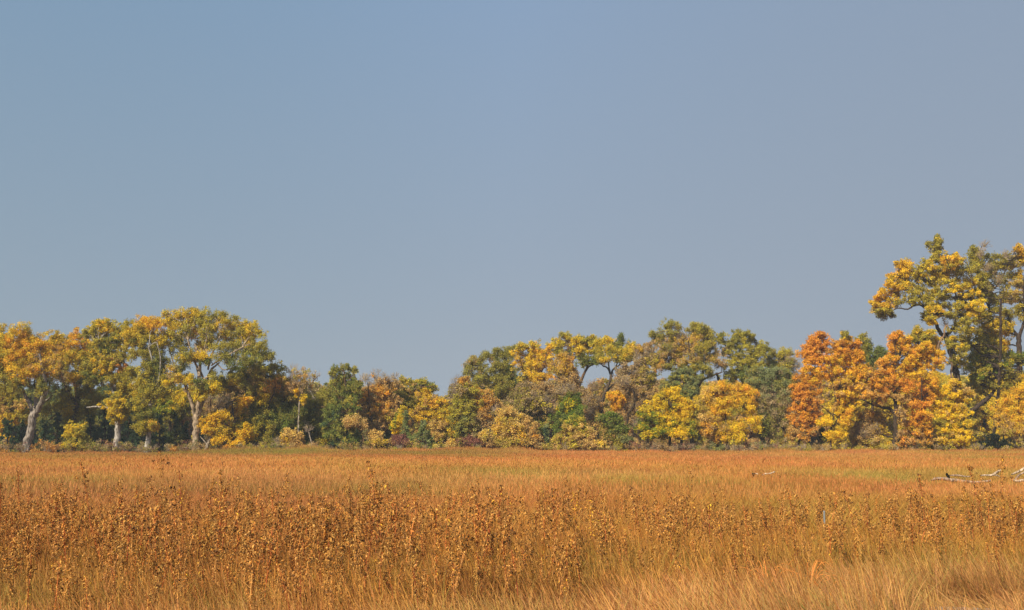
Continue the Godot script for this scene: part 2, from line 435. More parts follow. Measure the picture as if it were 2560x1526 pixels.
func trees() -> void:
	var pale := Color(0.66, 0.63, 0.60); var dark := Color(0.34, 0.29, 0.24); var bone := Color(0.74, 0.70, 0.64); var brown := Color(0.48, 0.38, 0.29)
	var cw := "old cottonwoods along the meadow"; var ju := "dark junipers under the trees"; var mp := "yellow and orange maples and oaks"; var bu := "bushes at the edge of the wood"

	# --- the left grove
	tree("cottonwood", "leaning forked cottonwood with golden orange crown at the far left of the grove", "tree", cw, 118.0,
		"62,1140,12 70,1100,10 77,1068,9.5 84,1036,9|84,1042,8 100,1020,7 111,1003,6 121,982,5 125,950,4.5 122,920,3.5 119,888,2.5|84,1038,7 87,1019,5.5 87,990,5 87,970,4.5 80,963,2.5 81,952,2 84,942,1.6|82,1040,6 79,1026,5 71,1006,4.5 62,986,3.5 50,960,2.5|104,1012,4 108,996,3.5 114,978,3 117,950,2|87,970,3 95,940,2.2 90,905,1.6|60,985,2.5 40,940,1.8 24,880,1.2|112,1003,2 124,996,1.5 137,988,1",
		"-30,870,34,44,GL -35,930,30,30,NG 8,852,26,20,GL 10,880,34,26,GL 48,832,18,15,GL 72,840,14,16,GL 50,858,32,24,GO 80,868,24,20,G 100,885,26,20,OG 40,890,36,22,GO 70,898,32,20,GL 105,910,22,18,GB 12,915,26,22,NL 30,918,30,18,NG 60,928,32,16,GL 95,928,28,14,GO 52,940,16,9,GO 110,935,16,12,GB 60,962,18,13,ND 42,966,14,16,N 10,950,22,16,NL 22,975,18,20,NL 100,978,11,14,LN 108,956,14,12,DN", "leaf", pale)
	tree("cottonwood", "second cottonwood with dark forked trunk and bright yellow clump right of the leaning one", "tree", cw, 126.0,
		"186,1136,7 187,1090,6 189,1048,5.5 191,1020,5.5 190,1005,5.5|190,1010,4.5 184,998,4 176,984,3.5 168,965,2.5 160,930,1.8|190,1008,4.5 190,985,4 187,960,3 186,920,2|191,1010,3.5 197,995,3 204,983,2.5 214,975,1.6|182,1016,2.5 160,1028,2.5 135,1036,2 112,1050,1.6|160,930,1.6 150,900,1.2|187,930,1.6 192,890,1.2",
		"128,855,24,20,GL 150,848,20,15,LG 122,880,20,16,GO 190,842,17,13,OG 168,870,26,20,GB 205,862,20,15,GO 222,875,20,16,GO 145,895,24,20,GB 180,895,24,18,GL 150,920,28,18,NB 208,895,24,20,LN 222,920,22,24,LN 158,945,22,16,NT 196,942,15,18,Y 186,952,14,10,YG 170,948,12,11,YG 150,978,18,12,NS 222,958,20,22,DN 214,985,16,16,N 236,1000,20,20,NL 160,1000,16,10,LN 140,1012,22,14,LN 118,1022,14,12,NL 168,1030,16,10,LY 172,1050,12,12,LN 204,1036,16,14,NL 222,1025,18,16,NL", "leaf", brown)
	tree("cottonwood", "grey trunked cottonwood with olive flat topped crown and yellow boughs round its trunk", "tree", cw, 119.0,
		"290,1140,9.5 292,1100,8 294,1065,7 293,1030,6 290,1000,6 283,978,5.5|290,1000,4.5 282,978,5 276,962,4.5 269,947,4 258,938,3 244,932,2|281,974,4 290,940,3 300,900,2.2 296,860,1.6|270,950,2.5 255,905,1.8 248,860,1.4|292,1035,3 275,1022,2.2 256,1019,2.2 240,1018,2 222,1020,1.4|293,1040,3 305,1015,2 318,980,1.5",
		"216,838,10,6,N 226,830,14,9,NL 240,818,20,13,L 262,815,20,13,LG 285,815,20,14,L 300,825,14,12,LN 248,840,22,13,LG 280,840,22,14,LN 245,860,22,14,NL 265,868,20,12,D 285,860,18,14,DN 305,850,16,14,LG 240,885,24,16,LG 268,893,22,15,LN 295,885,18,14,NL 228,905,20,16,LN 258,915,24,15,LG 282,918,20,14,LY 300,905,16,12,BN 305,928,12,10,BR 250,940,16,10,DN 236,955,20,16,DN 285,950,18,14,LN 310,955,18,16,LN 320,935,14,12,NL 318,975,18,14,L 298,985,16,14,LN 278,1002,16,13,YL 300,1008,18,14,LY 290,1028,18,15,YL 310,1030,14,14,LN 285,1046,10,9,YL 303,1047,12,9,LY", "leaf", Color(0.80, 0.79, 0.77))
	tree("cottonwood", "cottonwood with foliage hanging down its slim grey trunk in the middle of the left grove", "tree", cw, 117.2,
		"366,1140,8 369,1110,6.5 371,1085,5.5 372,1040,5 373,1018,5 377,995,4.5 381,970,4|381,975,3.5 388,940,3 386,905,2.4 378,870,1.8|372,1022,3 366,1005,2.4 361,985,1.8|380,980,2.6 400,950,2 410,900,1.6 405,860,1.2|384,950,2.2 360,910,1.8 345,870,1.3",
		"325,818,18,12,NL 345,816,20,13,GL 370,808,20,14,GO 390,812,16,12,GO 322,838,18,13,GL 350,838,22,15,GL 380,835,22,15,GL 405,850,20,16,LG 330,862,20,14,GL 358,862,22,15,LN 385,862,20,15,LN 340,885,22,14,LN 368,888,22,14,NL 395,885,20,16,N 362,912,20,13,LN 388,912,20,14,ND 405,908,16,14,N 380,926,18,8,D 400,930,14,10,DN 330,935,12,9,LN 350,948,22,13,L 376,948,20,14,LN 405,955,18,16,NL 360,968,22,14,LY 345,985,20,14,LY 368,985,18,13,LN 395,985,18,16,NL 345,1010,16,14,LN 355,1035,18,14,DN 372,1030,14,12,DN 348,1052,14,12,LN 365,1062,18,13,LN 380,1058,13,11,LG 350,1072,12,10,L 389,1070,8,10,LO", "leaf", Color(0.80, 0.79, 0.77))
	tree("cottonwood", "pale forked trunk cottonwood with the broadest crown, right side of the left grove", "tree", cw, 118.0,
		"488,1138,9.5 489,1100,8 490,1070,8 490,1045,9 491,1034,8.5|487,1042,5.5 484,1024,4.5 480,1005,4.3 475,987,4.2 470,968,4 464,950,3.5 457,934,2.5 446,915,1.6|495,1040,5.5 499,1022,5 503,1006,4.6 507,990,4 509,970,3.5 513,947,3.5 520,924,3.2 528,915,2.4 540,905,1.6|492,1036,6 496,1012,5.5 497,985,5.2 498,960,5 499,940,4.8 501,922,4 500,895,3 490,860,2.2|499,940,3.5 492,918,3 486,903,2.6 478,880,2 470,850,1.4|500,925,3 508,945,2.5 512,948,2.5|520,925,2.6 526,890,2.2 540,860,1.8 550,830,1.3|528,914,2.2 550,900,1.8 580,885,1.6 610,870,1.3|540,906,1.6 560,925,1.4 590,915,1.2|502,900,2 515,860,1.6 520,830,1.2|464,950,2.4 440,925,1.8 425,880,1.4",
		"428,795,16,12,GL 445,788,14,11,GL 468,785,18,11,GL 490,785,18,11,LG 510,785,16,12,NL 530,792,18,12,LN 552,800,18,12,GL 578,812,18,13,LN 600,818,18,13,LG 622,818,15,13,GL 640,830,14,13,LG 415,812,20,14,GO 440,812,24,15,LG 475,808,24,15,LN 510,810,22,15,LN 545,822,22,14,LG 425,838,20,15,LG 455,838,22,15,LN 490,832,18,13,GO 520,838,20,14,LN 558,842,20,14,LG 590,840,22,15,LN 620,845,20,15,LG 648,855,14,14,NL 665,872,13,12,N 678,890,8,6,N 440,862,18,14,LN 470,866,20,13,NL 505,862,18,12,GL 535,866,16,11,LN 575,868,22,13,NL,0.7 610,872,24,15,N,0.8 640,885,22,14,N 668,895,10,8,N 450,885,16,11,N,0.7 480,886,14,9,N,0.6 508,888,16,10,YG 462,902,14,10,YL 490,900,10,6,YN 515,905,12,8,D 550,890,12,10,N,0.6 580,898,20,13,N,0.8 612,905,24,13,DN 640,910,20,13,ND 590,918,22,9,D 655,925,16,10,NL 455,920,14,13,ND 440,932,18,13,PL 432,945,16,10,P 448,952,14,9,YP 420,955,12,9,LY 468,945,8,8,YL 475,955,6,7,YL 500,955,10,7,D,0.7 505,965,12,9,DN 535,945,10,9,N 540,965,16,9,YL 520,958,12,9,LN 508,985,18,14,YL 520,975,12,10,Y 500,997,13,8,LY", "leaf", Color(0.76, 0.69, 0.60))
	tree("broad_tree", "olive green leafy tree behind the right side of the broadest cottonwood", "tree", "middle trees", 120.5,
		"632,1136,5 628,1080,4.5 630,1010,4 622,960,3|630,1010,2.6 655,975,2 675,935,1.4|627,1040,2.4 600,1000,2 575,960,1.4|676,1060,3 672,1020,2.6 690,985,1.8",
		"600,935,26,15,N 635,935,26,15,NL 665,930,20,14,N 692,925,16,12,N 570,955,26,14,LN 605,955,26,14,LN 640,952,26,15,LB 675,950,22,14,BL 555,972,22,12,YL 590,962,14,9,Y 620,975,26,15,N 655,975,24,15,LB 690,968,22,13,RB 580,985,22,13,T,0.5 610,1000,24,15,NT,0.6 660,1000,24,16,LY 640,1020,26,18,ND 620,1035,24,18,NL 655,1045,24,18,DN 605,1060,24,18,LN 640,1070,26,18,LN 665,1080,22,16,NL 650,1100,26,14,LY 625,1105,22,12,LN 675,1105,18,12,LN 575,990,22,16,w 560,1010,22,14,w 600,1020,20,16,w", "leaf", dark)
	tree("maple_sapling", "small maple with bright golden lower boughs over deep shade beside the broadest cottonwood", "tree", mp, 117.5,
		"586,1139,4 587,1100,3.6 587,1065,3.2 582,1035,2.6 580,1005,1.8|587,1075,2 565,1062,1.5 540,1055,1|587,1090,2 605,1085,1.5 622,1085,1",
		"598,1006,16,9,G 612,1002,10,7,GO 604,1020,13,10,GO 580,1028,7,6,G 600,1042,16,8,GB,0.6 520,1050,14,9,G 535,1048,13,9,G 550,1042,10,8,GY 515,1068,12,8,G 540,1068,18,11,GL 570,1068,22,12,LN 555,1085,20,10,LG 600,1070,20,14,LN 520,1080,12,6,GO 545,1098,13,8,GY 565,1094,14,9,G 540,1106,9,5,GY 575,1085,12,8,LG 612,1082,11,9,G 625,1090,11,8,GY 618,1078,10,8,GY 595,1108,14,8,G 583,1118,9,6,GO 604,1105,8,7,GY 555,1040,12,8,G", "leaf", dark)
	tree("broad_tree", "yellow green tree glowing between the trunks of the left grove", "tree", "middle trees", 132.0, "424,1134,4 424,1080,3.5 424,1020,2.5",
		"410,985,20,16,LY 432,975,18,15,LN 425,1000,22,16,LV 405,1010,18,15,LV 440,1010,18,16,LY 420,1025,24,15,VL 440,1035,18,14,VN 400,1035,16,12,DV 448,990,12,14,LY 465,1000,12,12,LY 462,1020,14,10,N", "leaf", dark)
	tree("broad_tree", "golden olive tree standing at the far left behind the leaning cottonwood", "tree", "middle trees", 130.0, "10,1134,4 10,1080,3.5 14,1020,2.5",
		"-20,985,26,20,LN 12,985,24,18,LN 30,1000,18,14,NL -5,1012,28,18,LB 22,1020,22,16,NB 45,1030,20,14,LY 0,1040,26,18,BN 8,1060,14,10,GY -25,1050,26,22,GB 40,1052,22,14,LY 65,1040,14,14,LN 60,1010,16,12,LB 2,1105,16,14,GY", "leaf", dark)
	tree("bare_tree", "tan half bare tree showing through the gap left of the tall pine", "tree", "half bare trees", 134.0, "455,1130,3 455,1060,2.5 458,1000,1.5|528,1130,3 530,1060,2.4 534,1000,1.4",
		"455,1035,16,14,TB,0.6 456,1055,14,12,B,0.6 520,1010,18,14,BT,0.6 530,1030,20,14,TB,0.6 545,1000,18,16,w 520,1000,18,14,w 455,1030,16,16,w", "leaf", brown)

	# --- junipers under the left grove
	var j := [[18, 1052, 26, 121], [52, 1062, 22, 123], [112, 1062, 24, 122], [142, 1042, 28, 124], [226, 1040, 30, 124], [262, 1020, 26, 128], [322, 1030, 26, 124], [345, 1060, 18, 122], [398, 1042, 22, 127], [440, 1045, 26, 121], [462, 1062, 18, 123], [506, 1052, 20, 126]]
	var jl := ["wide juniper at the far left edge behind the leaning trunk", "low juniper just left of the leaning trunk", "juniper right of the leaning cottonwood trunk", "tall black green juniper behind the yellow green bush", "juniper between the yellow green bush and the thick grey trunk",
		"tallest juniper in the shade left of the thick grey trunk", "juniper in the shade between the two grey trunks", "small juniper touching the slim grey trunk", "juniper in shade right of the slim grey trunk", "sunlit blue green juniper left of the pale forked trunk", "juniper against the pale forked trunk", "juniper in shade right of the pale forked trunk"]
	for k in j.size():
		juniper(jl[k], j[k][0], j[k][1], j[k][2], j[k][3], "ED" if k == 9 else "E", ju)
	juniper("low juniper under the olive tree left of the thin dead trunk", 679, 1094, 17, 119.0, "ED", ju)
	juniper("black green juniper under the tall pine, right of its trunk", 895, 1062, 24, 124.0, "ED", ju)
	juniper("slim dark juniper right of the pale yellow shrub", 966, 1045, 19, 123.0, "ED", ju)
	juniper("grey green juniper in sun, the taller of the pair by the bright yellow boughs", 1013, 1036, 24, 119.0, "SD", ju)
	juniper("broad grey green juniper in sun, the lower of the pair", 1056, 1056, 30, 118.0, "SD", ju)
	juniper("small blue green juniper among tan bushes in the middle of the edge", 1366, 1070, 18, 118.0, "ES", ju)
	juniper("dark juniper behind the orange maple with yellow boughs", 2056, 1066, 15, 121.0, "ED", ju)
	tree("juniper", "low spreading black green juniper in front of the right hand cottonwoods", "juniper", ju, 116.5, "",
		"2488,1098,16,10,K,1.4 2472,1106,16,9,K,1.4 2505,1106,18,9,K,1.4 2490,1114,26,10,K,1.4 2458,1114,12,7,K,1.3 2524,1114,13,7,K,1.3 2484,1092,10,7,K", "needle", dark, 0.8)

	# --- bushes, snags and trees left of the middle gap
	tree("bush", "rounded yellow green bush between the leaning trunk and the thick grey trunk", "bush", bu, 117.5, "",
		"188,1066,14,9,LY 178,1078,15,11,YL 200,1078,13,12,LN 190,1092,20,12,LN 176,1100,13,11,YL 205,1100,11,12,NL 190,1112,20,11,LN 182,1120,15,7,YL 203,1118,11,8,LN", "leaf", dark)
	tree("snag", "short grey leaning stump of a dead tree beside the pale forked trunk", "dead tree", "dead trees", 118.0,
		"508,1139,5 516,1118,4 522,1104,3.4 526,1094,2.6 529,1084,1.6|518,1114,2 510,1103,1.4 500,1092,0.8|516,1118,1.8 524,1112,1", "520,1100,7,8,w", "leaf", bone)
	tree("snag", "thin tall dead trunk with pale bark and a fork, left of the tall pine", "dead tree", "dead trees", 119.0,
		"744,1139,2.4 745,1085,2.2 746,1050,2 747,1020,1.9 749,998,1.8 750,975,1.2 752,940,0.8|749,1000,1.6 745,993,1.2 738,978,0.9 728,955,0.6|750,985,1 758,965,0.7", "745,940,26,16,LB,0.45 735,965,18,12,B,0.35 758,962,16,12,LB,0.4 743,985,5,9,YG 757,998,5,8,Y 742,950,26,16,w,0.5 733,925,16,13,w,0.5", "leaf", bone)
	tree("snag", "leaning dead stick with a broken top in the grass before the tall pine", "dead tree", "dead trees", 117.0, "783,1139,2 781,1120,1.7 776,1098,1.5 770,1076,1.2", "769,1074,4,2,w,0.3", "leaf", bone)
	tree("snag", "short pale dead stick in front of the low juniper", "dead tree", "dead trees", 117.0, "693,1139,1.4 692,1122,1.1 694,1106,0.8|693,1114,0.8 696,1107,0.5", "694,1104,2,2,w,0.2", "leaf", bone)
	tree("snag", "dead tree with bare crooked branches above the trees left of the tall pine", "dead tree", "dead trees", 124.0,
		"800,1136,3 796,1060,3 791,1005,3 784,995,2.8 778,983,2.5 773,970,2.2|773,972,2.8 769,962,2.2 762,950,1.5 756,935,1|774,972,2.6 780,958,2 784,945,1.2|780,958,1.4 790,945,0.9 798,938,0.6|762,950,1 764,930,0.6", "768,940,16,14,w,0.35 792,945,14,12,w,0.3 760,935,10,12,w,0.3", "leaf", bone)
	tree("broad_tree", "dense dark green tree with one orange bough behind the thin dead trunk", "tree", "middle trees", 121.0, "712,1137,4 712,1080,3.5 715,1010,2.6",
		"704,948,13,9,OG 712,955,12,9,O 698,962,14,9,OR 720,965,16,10,RB 700,985,22,14,NB 730,990,20,14,NB 690,1010,20,16,N 720,1015,22,16,DN 705,1035,24,16,DN 735,1035,20,16,DN 690,1045,22,18,DN 715,1060,26,16,DV 740,1060,18,14,DN 695,1075,22,14,D 725,1082,22,12,D 670,1062,16,14,ND 750,1040,14,14,ND", "leaf", dark)
	tree("broad_tree", "deep green shrubby tree with olive top between the dead trunk and the tall pine", "tree", "middle trees", 123.0, "782,1136,3.5 782,1080,3 786,1020,2.2",
		"800,985,16,10,NL 812,995,14,10,LN 775,1010,20,13,NL 800,1015,20,13,LN 765,1030,20,15,DN 795,1035,22,15,NB 780,1050,22,15,DN 805,1055,18,14,N 765,1070,18,14,DN 795,1075,22,14,ND 775,1090,18,12,DN 808,1092,20,11,LN 820,1075,16,12,NL 770,1108,14,10,DE 806,1104,18,9,LY", "leaf", dark)
	tree("shrub", "pale yellow shrub at the foot of the thin dead trunk", "bush", bu, 117.5, "", "722,1088,13,8,P 740,1086,12,8,PB 712,1100,11,9,PG 732,1100,15,9,PL 750,1096,9,9,BP 722,1112,14,8,PG 742,1112,12,7,B", "leaf", brown)
	tree("pine_tree", "tall deep green pine standing alone with a bare lower trunk", "pine tree", "", 119.0,
		"867,1139,3.6 867,1110,3.2 867,1070,2.8 867,1035,2.8 866,1005,2.6 864,970,2.2 860,930,1.5|866,1030,1.5 850,1018,1.2 832,1012,0.8|866,1010,1.5 882,998,1.1 896,990,0.8|865,980,1.3 850,968,1 835,960,0.7|864,960,1.2 876,945,0.9 884,935,0.6",
		"855,920,16,9,ND 838,928,10,8,ND 872,922,12,9,ND 886,926,8,6,N 830,936,8,5,N 848,938,18,10,ND 872,940,13,9,DN 838,952,16,10,N 858,955,16,10,DN 875,957,10,8,D 888,952,8,6,N 828,968,14,9,DN 848,972,18,11,D 872,972,16,11,DN 890,970,12,9,ND 898,962,6,5,N 820,985,12,9,ND 840,988,18,11,DN 866,988,18,11,D 888,986,14,10,DN 824,1002,13,9,N 846,1005,18,10,DN 872,1004,16,10,NL 890,1002,10,9,D 830,1018,15,10,D 850,1022,14,9,DE 880,1020,14,10,D 818,1035,13,11,D 840,1040,16,11,DE 880,1040,18,10,ND 858,1052,16,10,ND 830,1060,16,12,D 815,1062,11,13,DE 845,1072,16,10,ND 880,1068,18,11,DN 828,1085,18,11,D 850,1092,16,10,ND 885,1088,18,10,DV 840,1106,18,8,DE 875,1104,16,8,D", "needle", brown, 0.85)
	tree("shrub", "tan leafed bough shrub in front of the right side of the tall pine", "bush", bu, 117.5, "912,1138,1.6 908,1095,1.2 898,1066,0.9 886,1056,0.6", "880,1050,14,7,PB 896,1048,11,8,PB 868,1054,10,6,B 886,1060,14,7,BP 905,1065,10,6,B 872,1064,7,5,B", "leaf", brown)
	tree("shrub", "small pale yellow shrub right of the pine's dark foot", "bush", bu, 117.0, "", "926,1085,9,7,BP 940,1092,11,8,P 934,1104,14,8,PY 947,1104,9,9,PY 940,1113,13,5,PL", "leaf", brown)

	# --- the middle gap
	tree("bare_tree", "half bare rusty tan tree with hazy grey twigs right of the pine", "tree", "half bare trees", 123.0,
		"970,1134,3.4 970,1075,3 974,1030,2.6 975,1000,2.4 976,988,2.2|976,990,1.8 984,980,1.5 994,974,1.1 1006,968,0.7|975,1000,1.7 958,985,1.3 944,965,0.9|975,995,1.6 970,970,1.2 966,945,0.8|930,1134,2.6 932,1060,2.2 928,1000,1.6 925,960,0.9",
		"915,948,22,16,w 940,940,18,14,w 965,948,22,16,w 990,945,16,12,w 920,965,22,14,w 950,960,24,14,B,0.6 905,985,18,14,B 930,978,22,12,BO,0.8 960,978,22,13,BO,0.7 985,965,16,12,BT,0.6 915,1005,22,13,BO 945,1005,24,13,BO 975,1010,20,12,B 905,1025,20,12,BT 932,1028,22,12,BO 958,1030,22,14,BO 920,1045,22,12,BN 950,1050,22,13,BG 975,1045,18,14,BL 925,1065,20,11,TB 950,1068,16,12,TB", "leaf", brown)
	tree("broad_tree", "flat topped olive tree with a dark bough jutting right toward the open gap", "tree", "middle trees", 126.0, "1020,1133,4 1018,1070,3.5 1016,1020,3 1020,985,2.4|1018,1000,2 1040,975,1.6 1065,968,1.1 1085,968,0.8|1016,1010,1.8 1000,990,1.4 990,975,1",
		"1002,954,15,9,LN 1020,954,14,8,LG 1038,955,10,8,LN 1055,956,14,9,LG 1066,962,14,8,DL 1082,970,11,6,LN 1074,974,12,6,D 1052,972,16,8,DN 1000,975,18,10,BL 1025,975,20,11,BN 1045,988,18,9,BG 1065,985,13,8,G 1010,998,22,12,N 1038,1003,22,10,LN 1005,1018,20,11,NB 1035,1018,20,10,NL 1060,1000,14,8,BG", "leaf", brown)
	tree("maple_tree", "wide golden yellow tree sloping down to the open gap behind the broad juniper", "tree", mp, 124.0, "1112,1136,3.5 1110,1090,3 1102,1040,2.2|1108,1060,2 1125,1040,1.6",
		"1060,1002,18,9,GB 1080,1004,18,10,GB 1100,1004,16,9,GO 1050,1018,20,10,GL 1080,1020,22,11,GO 1108,1018,18,10,GL 1035,1034,18,10,GB 1065,1036,20,11,GY 1095,1038,22,12,GL 1120,1036,14,11,GN 1045,1050,14,8,G 1110,1055,22,12,YG 1130,1058,18,12,GY 1140,1072,11,12,GY 1095,1060,18,12,BP 1115,1075,20,11,NG 1088,1080,14,12,BP 1135,1092,11,10,GN 1105,1095,20,10,N 1085,1100,13,9,BP", "leaf", brown)
	tree("maple_sapling", "bright yellow sapling squeezed in just left of the taller grey green juniper", "tree", mp, 120.5, "996,1138,1.6 997,1090,1.4 1000,1040,1", "1003,1030,7,8,YL 998,1042,10,8,YV 1007,1052,8,8,Y 988,1058,8,5,YL 998,1062,11,8,Y 992,1074,12,7,Y 996,1083,7,5,Y 985,1068,7,5,VY", "leaf", brown)
	tree("shrub", "purplish red shrub low at the edge just left of the taller grey green juniper", "bush", bu, 116.5, "", "995,1097,14,7,M 1010,1103,13,7,M 985,1106,13,7,MB 1000,1112,18,7,MB 1020,1112,11,6,M", "leaf", brown)
	tree("shrub", "long purplish red shrub at the edge beneath the olive bushes right of the gap", "bush", bu, 116.5, "", "1160,1104,12,7,M 1178,1106,13,7,M 1198,1103,13,7,M 1216,1106,11,7,MB 1170,1113,18,6,M 1192,1114,18,6,M 1225,1114,11,5,MB 1150,1108,8,6,MN", "leaf", brown)
	tree("shrub", "little pale orange shrub in the grass below the golden yellow tree", "bush", bu, 116.2, "", "1132,1104,8,5,PG 1126,1112,8,5,P 1140,1113,7,4,P", "leaf", brown)

	# --- right of the gap
	tree("broad_tree", "olive bush tree with bare twig tips at the right edge of the open gap", "tree", "middle trees", 121.0, "1165,1136,3.5 1165,1080,3 1162,1020,2.2|1165,1060,2 1190,1020,1.4",
		"1138,955,10,14,w 1140,975,14,14,w 1128,990,12,9,w 1157,952,8,8,OB,0.7 1168,955,8,8,OB,0.6 1150,978,16,11,TN 1172,978,18,11,LN 1160,992,22,12,LN 1185,992,16,11,LN 1148,1008,18,12,NL 1175,1010,20,12,LN 1155,1028,22,13,NL 1180,1030,18,13,N 1165,1046,22,13,N 1150,1062,18,13,NS 1180,1062,20,13,NT 1165,1080,22,13,NS 1190,1085,18,12,NT 1150,1092,16,9,N", "leaf", brown)
	tree("cottonwood", "olive brown cottonwood with sky showing through its ragged left boughs, right of the gap", "tree", cw, 136.0,
		"1252,1131,5 1250,1070,4.4 1246,1000,4 1240,950,3.4|1242,960,2.6 1222,940,2 1200,925,1.4|1243,965,2.6 1262,930,2 1272,890,1.4|1241,950,2.2 1235,920,1.8 1222,900,1.2",
		"1183,906,14,11,NB 1176,918,8,8,N 1200,905,11,9,N 1215,890,12,11,N 1230,895,14,10,N 1250,882,14,11,N 1268,885,14,11,N 1278,875,8,8,N 1280,890,11,11,N 1205,915,11,8,N,0.7 1240,908,16,10,NB 1262,908,18,11,N 1180,935,16,11,N,0.6 1200,932,12,9,N,0.5 1235,928,16,11,N 1258,928,18,12,N 1280,925,16,12,DN 1190,950,12,9,N,0.5 1208,952,12,10,N,0.6 1232,948,16,12,NL 1258,950,18,12,N 1284,946,18,13,DN 1240,968,18,11,NL 1265,970,18,11,N 1290,965,18,12,DN 1250,990,20,12,N 1275,990,18,12,NT 1165,932,6,4,N,0.4", "leaf", brown)
	tree("cottonwood", "golden orange round cottonwood crown between the olive brown one and the grey tan tree", "tree", cw, 132.0,
		"1330,1132,4.4 1330,1060,4 1332,980,3.4 1332,940,2.6|1332,975,2.4 1350,940,1.8 1362,910,1.3|1331,985,2.2 1312,940,1.6 1300,900,1.2",
		"1298,868,6,8,L 1318,868,16,10,GL 1335,865,14,10,GL 1300,885,14,10,G 1322,886,18,12,G 1348,880,18,12,GO 1368,878,12,11,GO 1296,905,13,10,GB 1320,905,20,11,GL 1345,902,20,12,G 1372,900,13,12,GB 1305,922,16,10,GN 1330,922,18,10,GL 1355,922,18,11,GB 1378,918,11,11,BG 1330,936,16,9,G 1350,940,18,10,GO 1368,944,12,9,GO 1325,952,18,9,BG 1350,956,16,8,GB 1310,945,12,9,N", "leaf", brown)
	tree("bare_tree", "greyish tan half bare tree with drooping twigs under the golden orange crown", "tree", "half bare trees", 122.5,
		"1340,1136,4 1345,1080,3.4 1352,1030,3|1352,1035,2.6 1372,1012,2.2 1392,998,1.8 1405,990,1|1350,1040,2.2 1330,1010,1.8 1310,985,1.2|1352,1030,2.2 1372,985,1.6 1390,955,1.1|1386,1002,1.4 1388,1020,1 1386,1040,0.6",
		"1405,895,12,12,BG 1422,898,12,12,BO 1395,915,14,11,BG 1418,918,16,13,BG 1432,935,14,13,B 1400,940,16,12,BL 1425,955,18,13,BT,0.8 1395,965,18,11,T,0.7 1440,965,12,13,B,0.8 1320,968,22,11,T,0.7 1345,972,20,11,TB,0.7 1370,968,18,11,BT,0.7 1310,985,20,12,TN,0.8 1340,990,22,12,TL,0.8 1370,990,20,12,T,0.6 1400,985,18,12,T,0.6 1425,985,16,12,TB,0.7 1305,1005,20,12,NT 1335,1010,22,12,TL 1360,1012,18,12,TL 1345,1028,20,10,TL 1305,1022,16,11,NT 1330,990,22,14,w 1370,1000,22,14,w 1400,975,22,16,w 1390,1020,16,13,w 1425,970,16,14,w", "leaf", Color(0.6, 0.5, 0.42))
	tree("broad_tree", "dark olive green tree filling the shade beneath the grey tan tree", "tree", "middle trees", 123.0, "1330,1134,3 1332,1080,2.4 1332,1040,1.6", "1310,1030,18,11,DN 1335,1035,18,10,D 1320,1045,20,11,DV 1345,1050,20,12,DB 1365,1038,14,11,DV 1330,1062,20,11,DN 1355,1066,18,11,N 1340,1080,20,10,DV 1300,1045,11,9,DN 1375,1055,13,11,NB", "leaf", dark)
	tree("bare_tree", "small tree with peach brown leaves over a dark stem at the right of the gap", "tree", "half bare trees", 121.0,
		"1203,1138,2.4 1205,1090,2 1203,1050,1.8 1208,1015,1.3|1204,1060,1.3 1220,1030,1 1228,1008,0.7|1220,1138,1.8 1219,1080,1.4 1222,1040,0.9",
		"1195,985,14,9,OB,0.8 1212,986,15,10,OB,0.8 1228,996,12,9,BO,0.7 1188,1000,11,8,BO,0.7 1208,1004,16,9,BO,0.7 1232,1008,11,8,BO,0.7 1215,1022,13,9,BO,0.6 1240,1005,12,8,B,0.7 1200,1038,14,10,BT,0.5 1220,1045,13,10,BO,0.6 1195,1058,16,11,BT,0.5 1215,1065,13,11,BT,0.5 1228,1060,13,16,w 1198,1050,16,16,w 1235,1025,14,12,w", "leaf", dark)
	tree("bush", "large pale gold bush, tallest of the tan bushes in the middle of the edge", "bush", bu, 117.0, "",
		"1265,1024,14,8,PB 1280,1028,13,9,P 1252,1036,12,9,P 1275,1042,18,10,PG 1292,1048,12,9,P 1248,1052,12,8,PG 1268,1058,18,9,PL 1290,1064,14,9,PG 1250,1072,14,9,PG 1275,1074,20,9,GP 1300,1078,14,9,PG 1255,1090,18,9,PL 1282,1092,20,9,PG 1306,1094,12,8,PG 1265,1106,20,8,PL 1290,1108,20,7,PL 1240,1100,11,8,LP 1312,1108,11,6,PB", "leaf", brown)
	tree("bush", "tan peach bush leaning against the right side of the large pale gold bush", "bush", bu, 117.5, "",
		"1312,1044,9,8,PB 1322,1056,11,8,PB 1308,1062,9,8,BP 1328,1070,11,9,BP 1312,1078,9,9,B 1335,1084,12,9,BP 1320,1092,11,8,BP 1340,1098,12,8,BO 1325,1106,14,7,B 1345,1110,9,5,BT", "leaf", brown)
	tree("shrub", "tiny bright yellow shrub beside the long purplish red one", "bush", bu, 116.3, "", "1214,1082,7,5,PY 1208,1090,6,5,PY 1220,1091,7,5,P 1214,1099,9,5,PL", "leaf", brown)
	tree("broad_tree", "vivid green small tree with a yellow top in the middle of the edge", "tree", "middle trees", 121.0, "1422,1138,3 1421,1080,2.4 1422,1030,1.6",
		"1425,992,12,7,VL 1440,996,9,7,VD 1412,1000,11,7,VL 1428,1006,14,8,YV 1445,1010,9,8,V 1408,1014,12,8,VY 1430,1020,14,8,VY 1450,1024,9,8,V 1402,1030,14,9,VD 1425,1034,16,9,V 1446,1038,11,9,VD 1395,1046,14,9,VD 1418,1050,16,9,VD 1440,1050,13,8,VD 1403,1062,13,8,DV 1395,1075,11,8,DV", "leaf", dark)
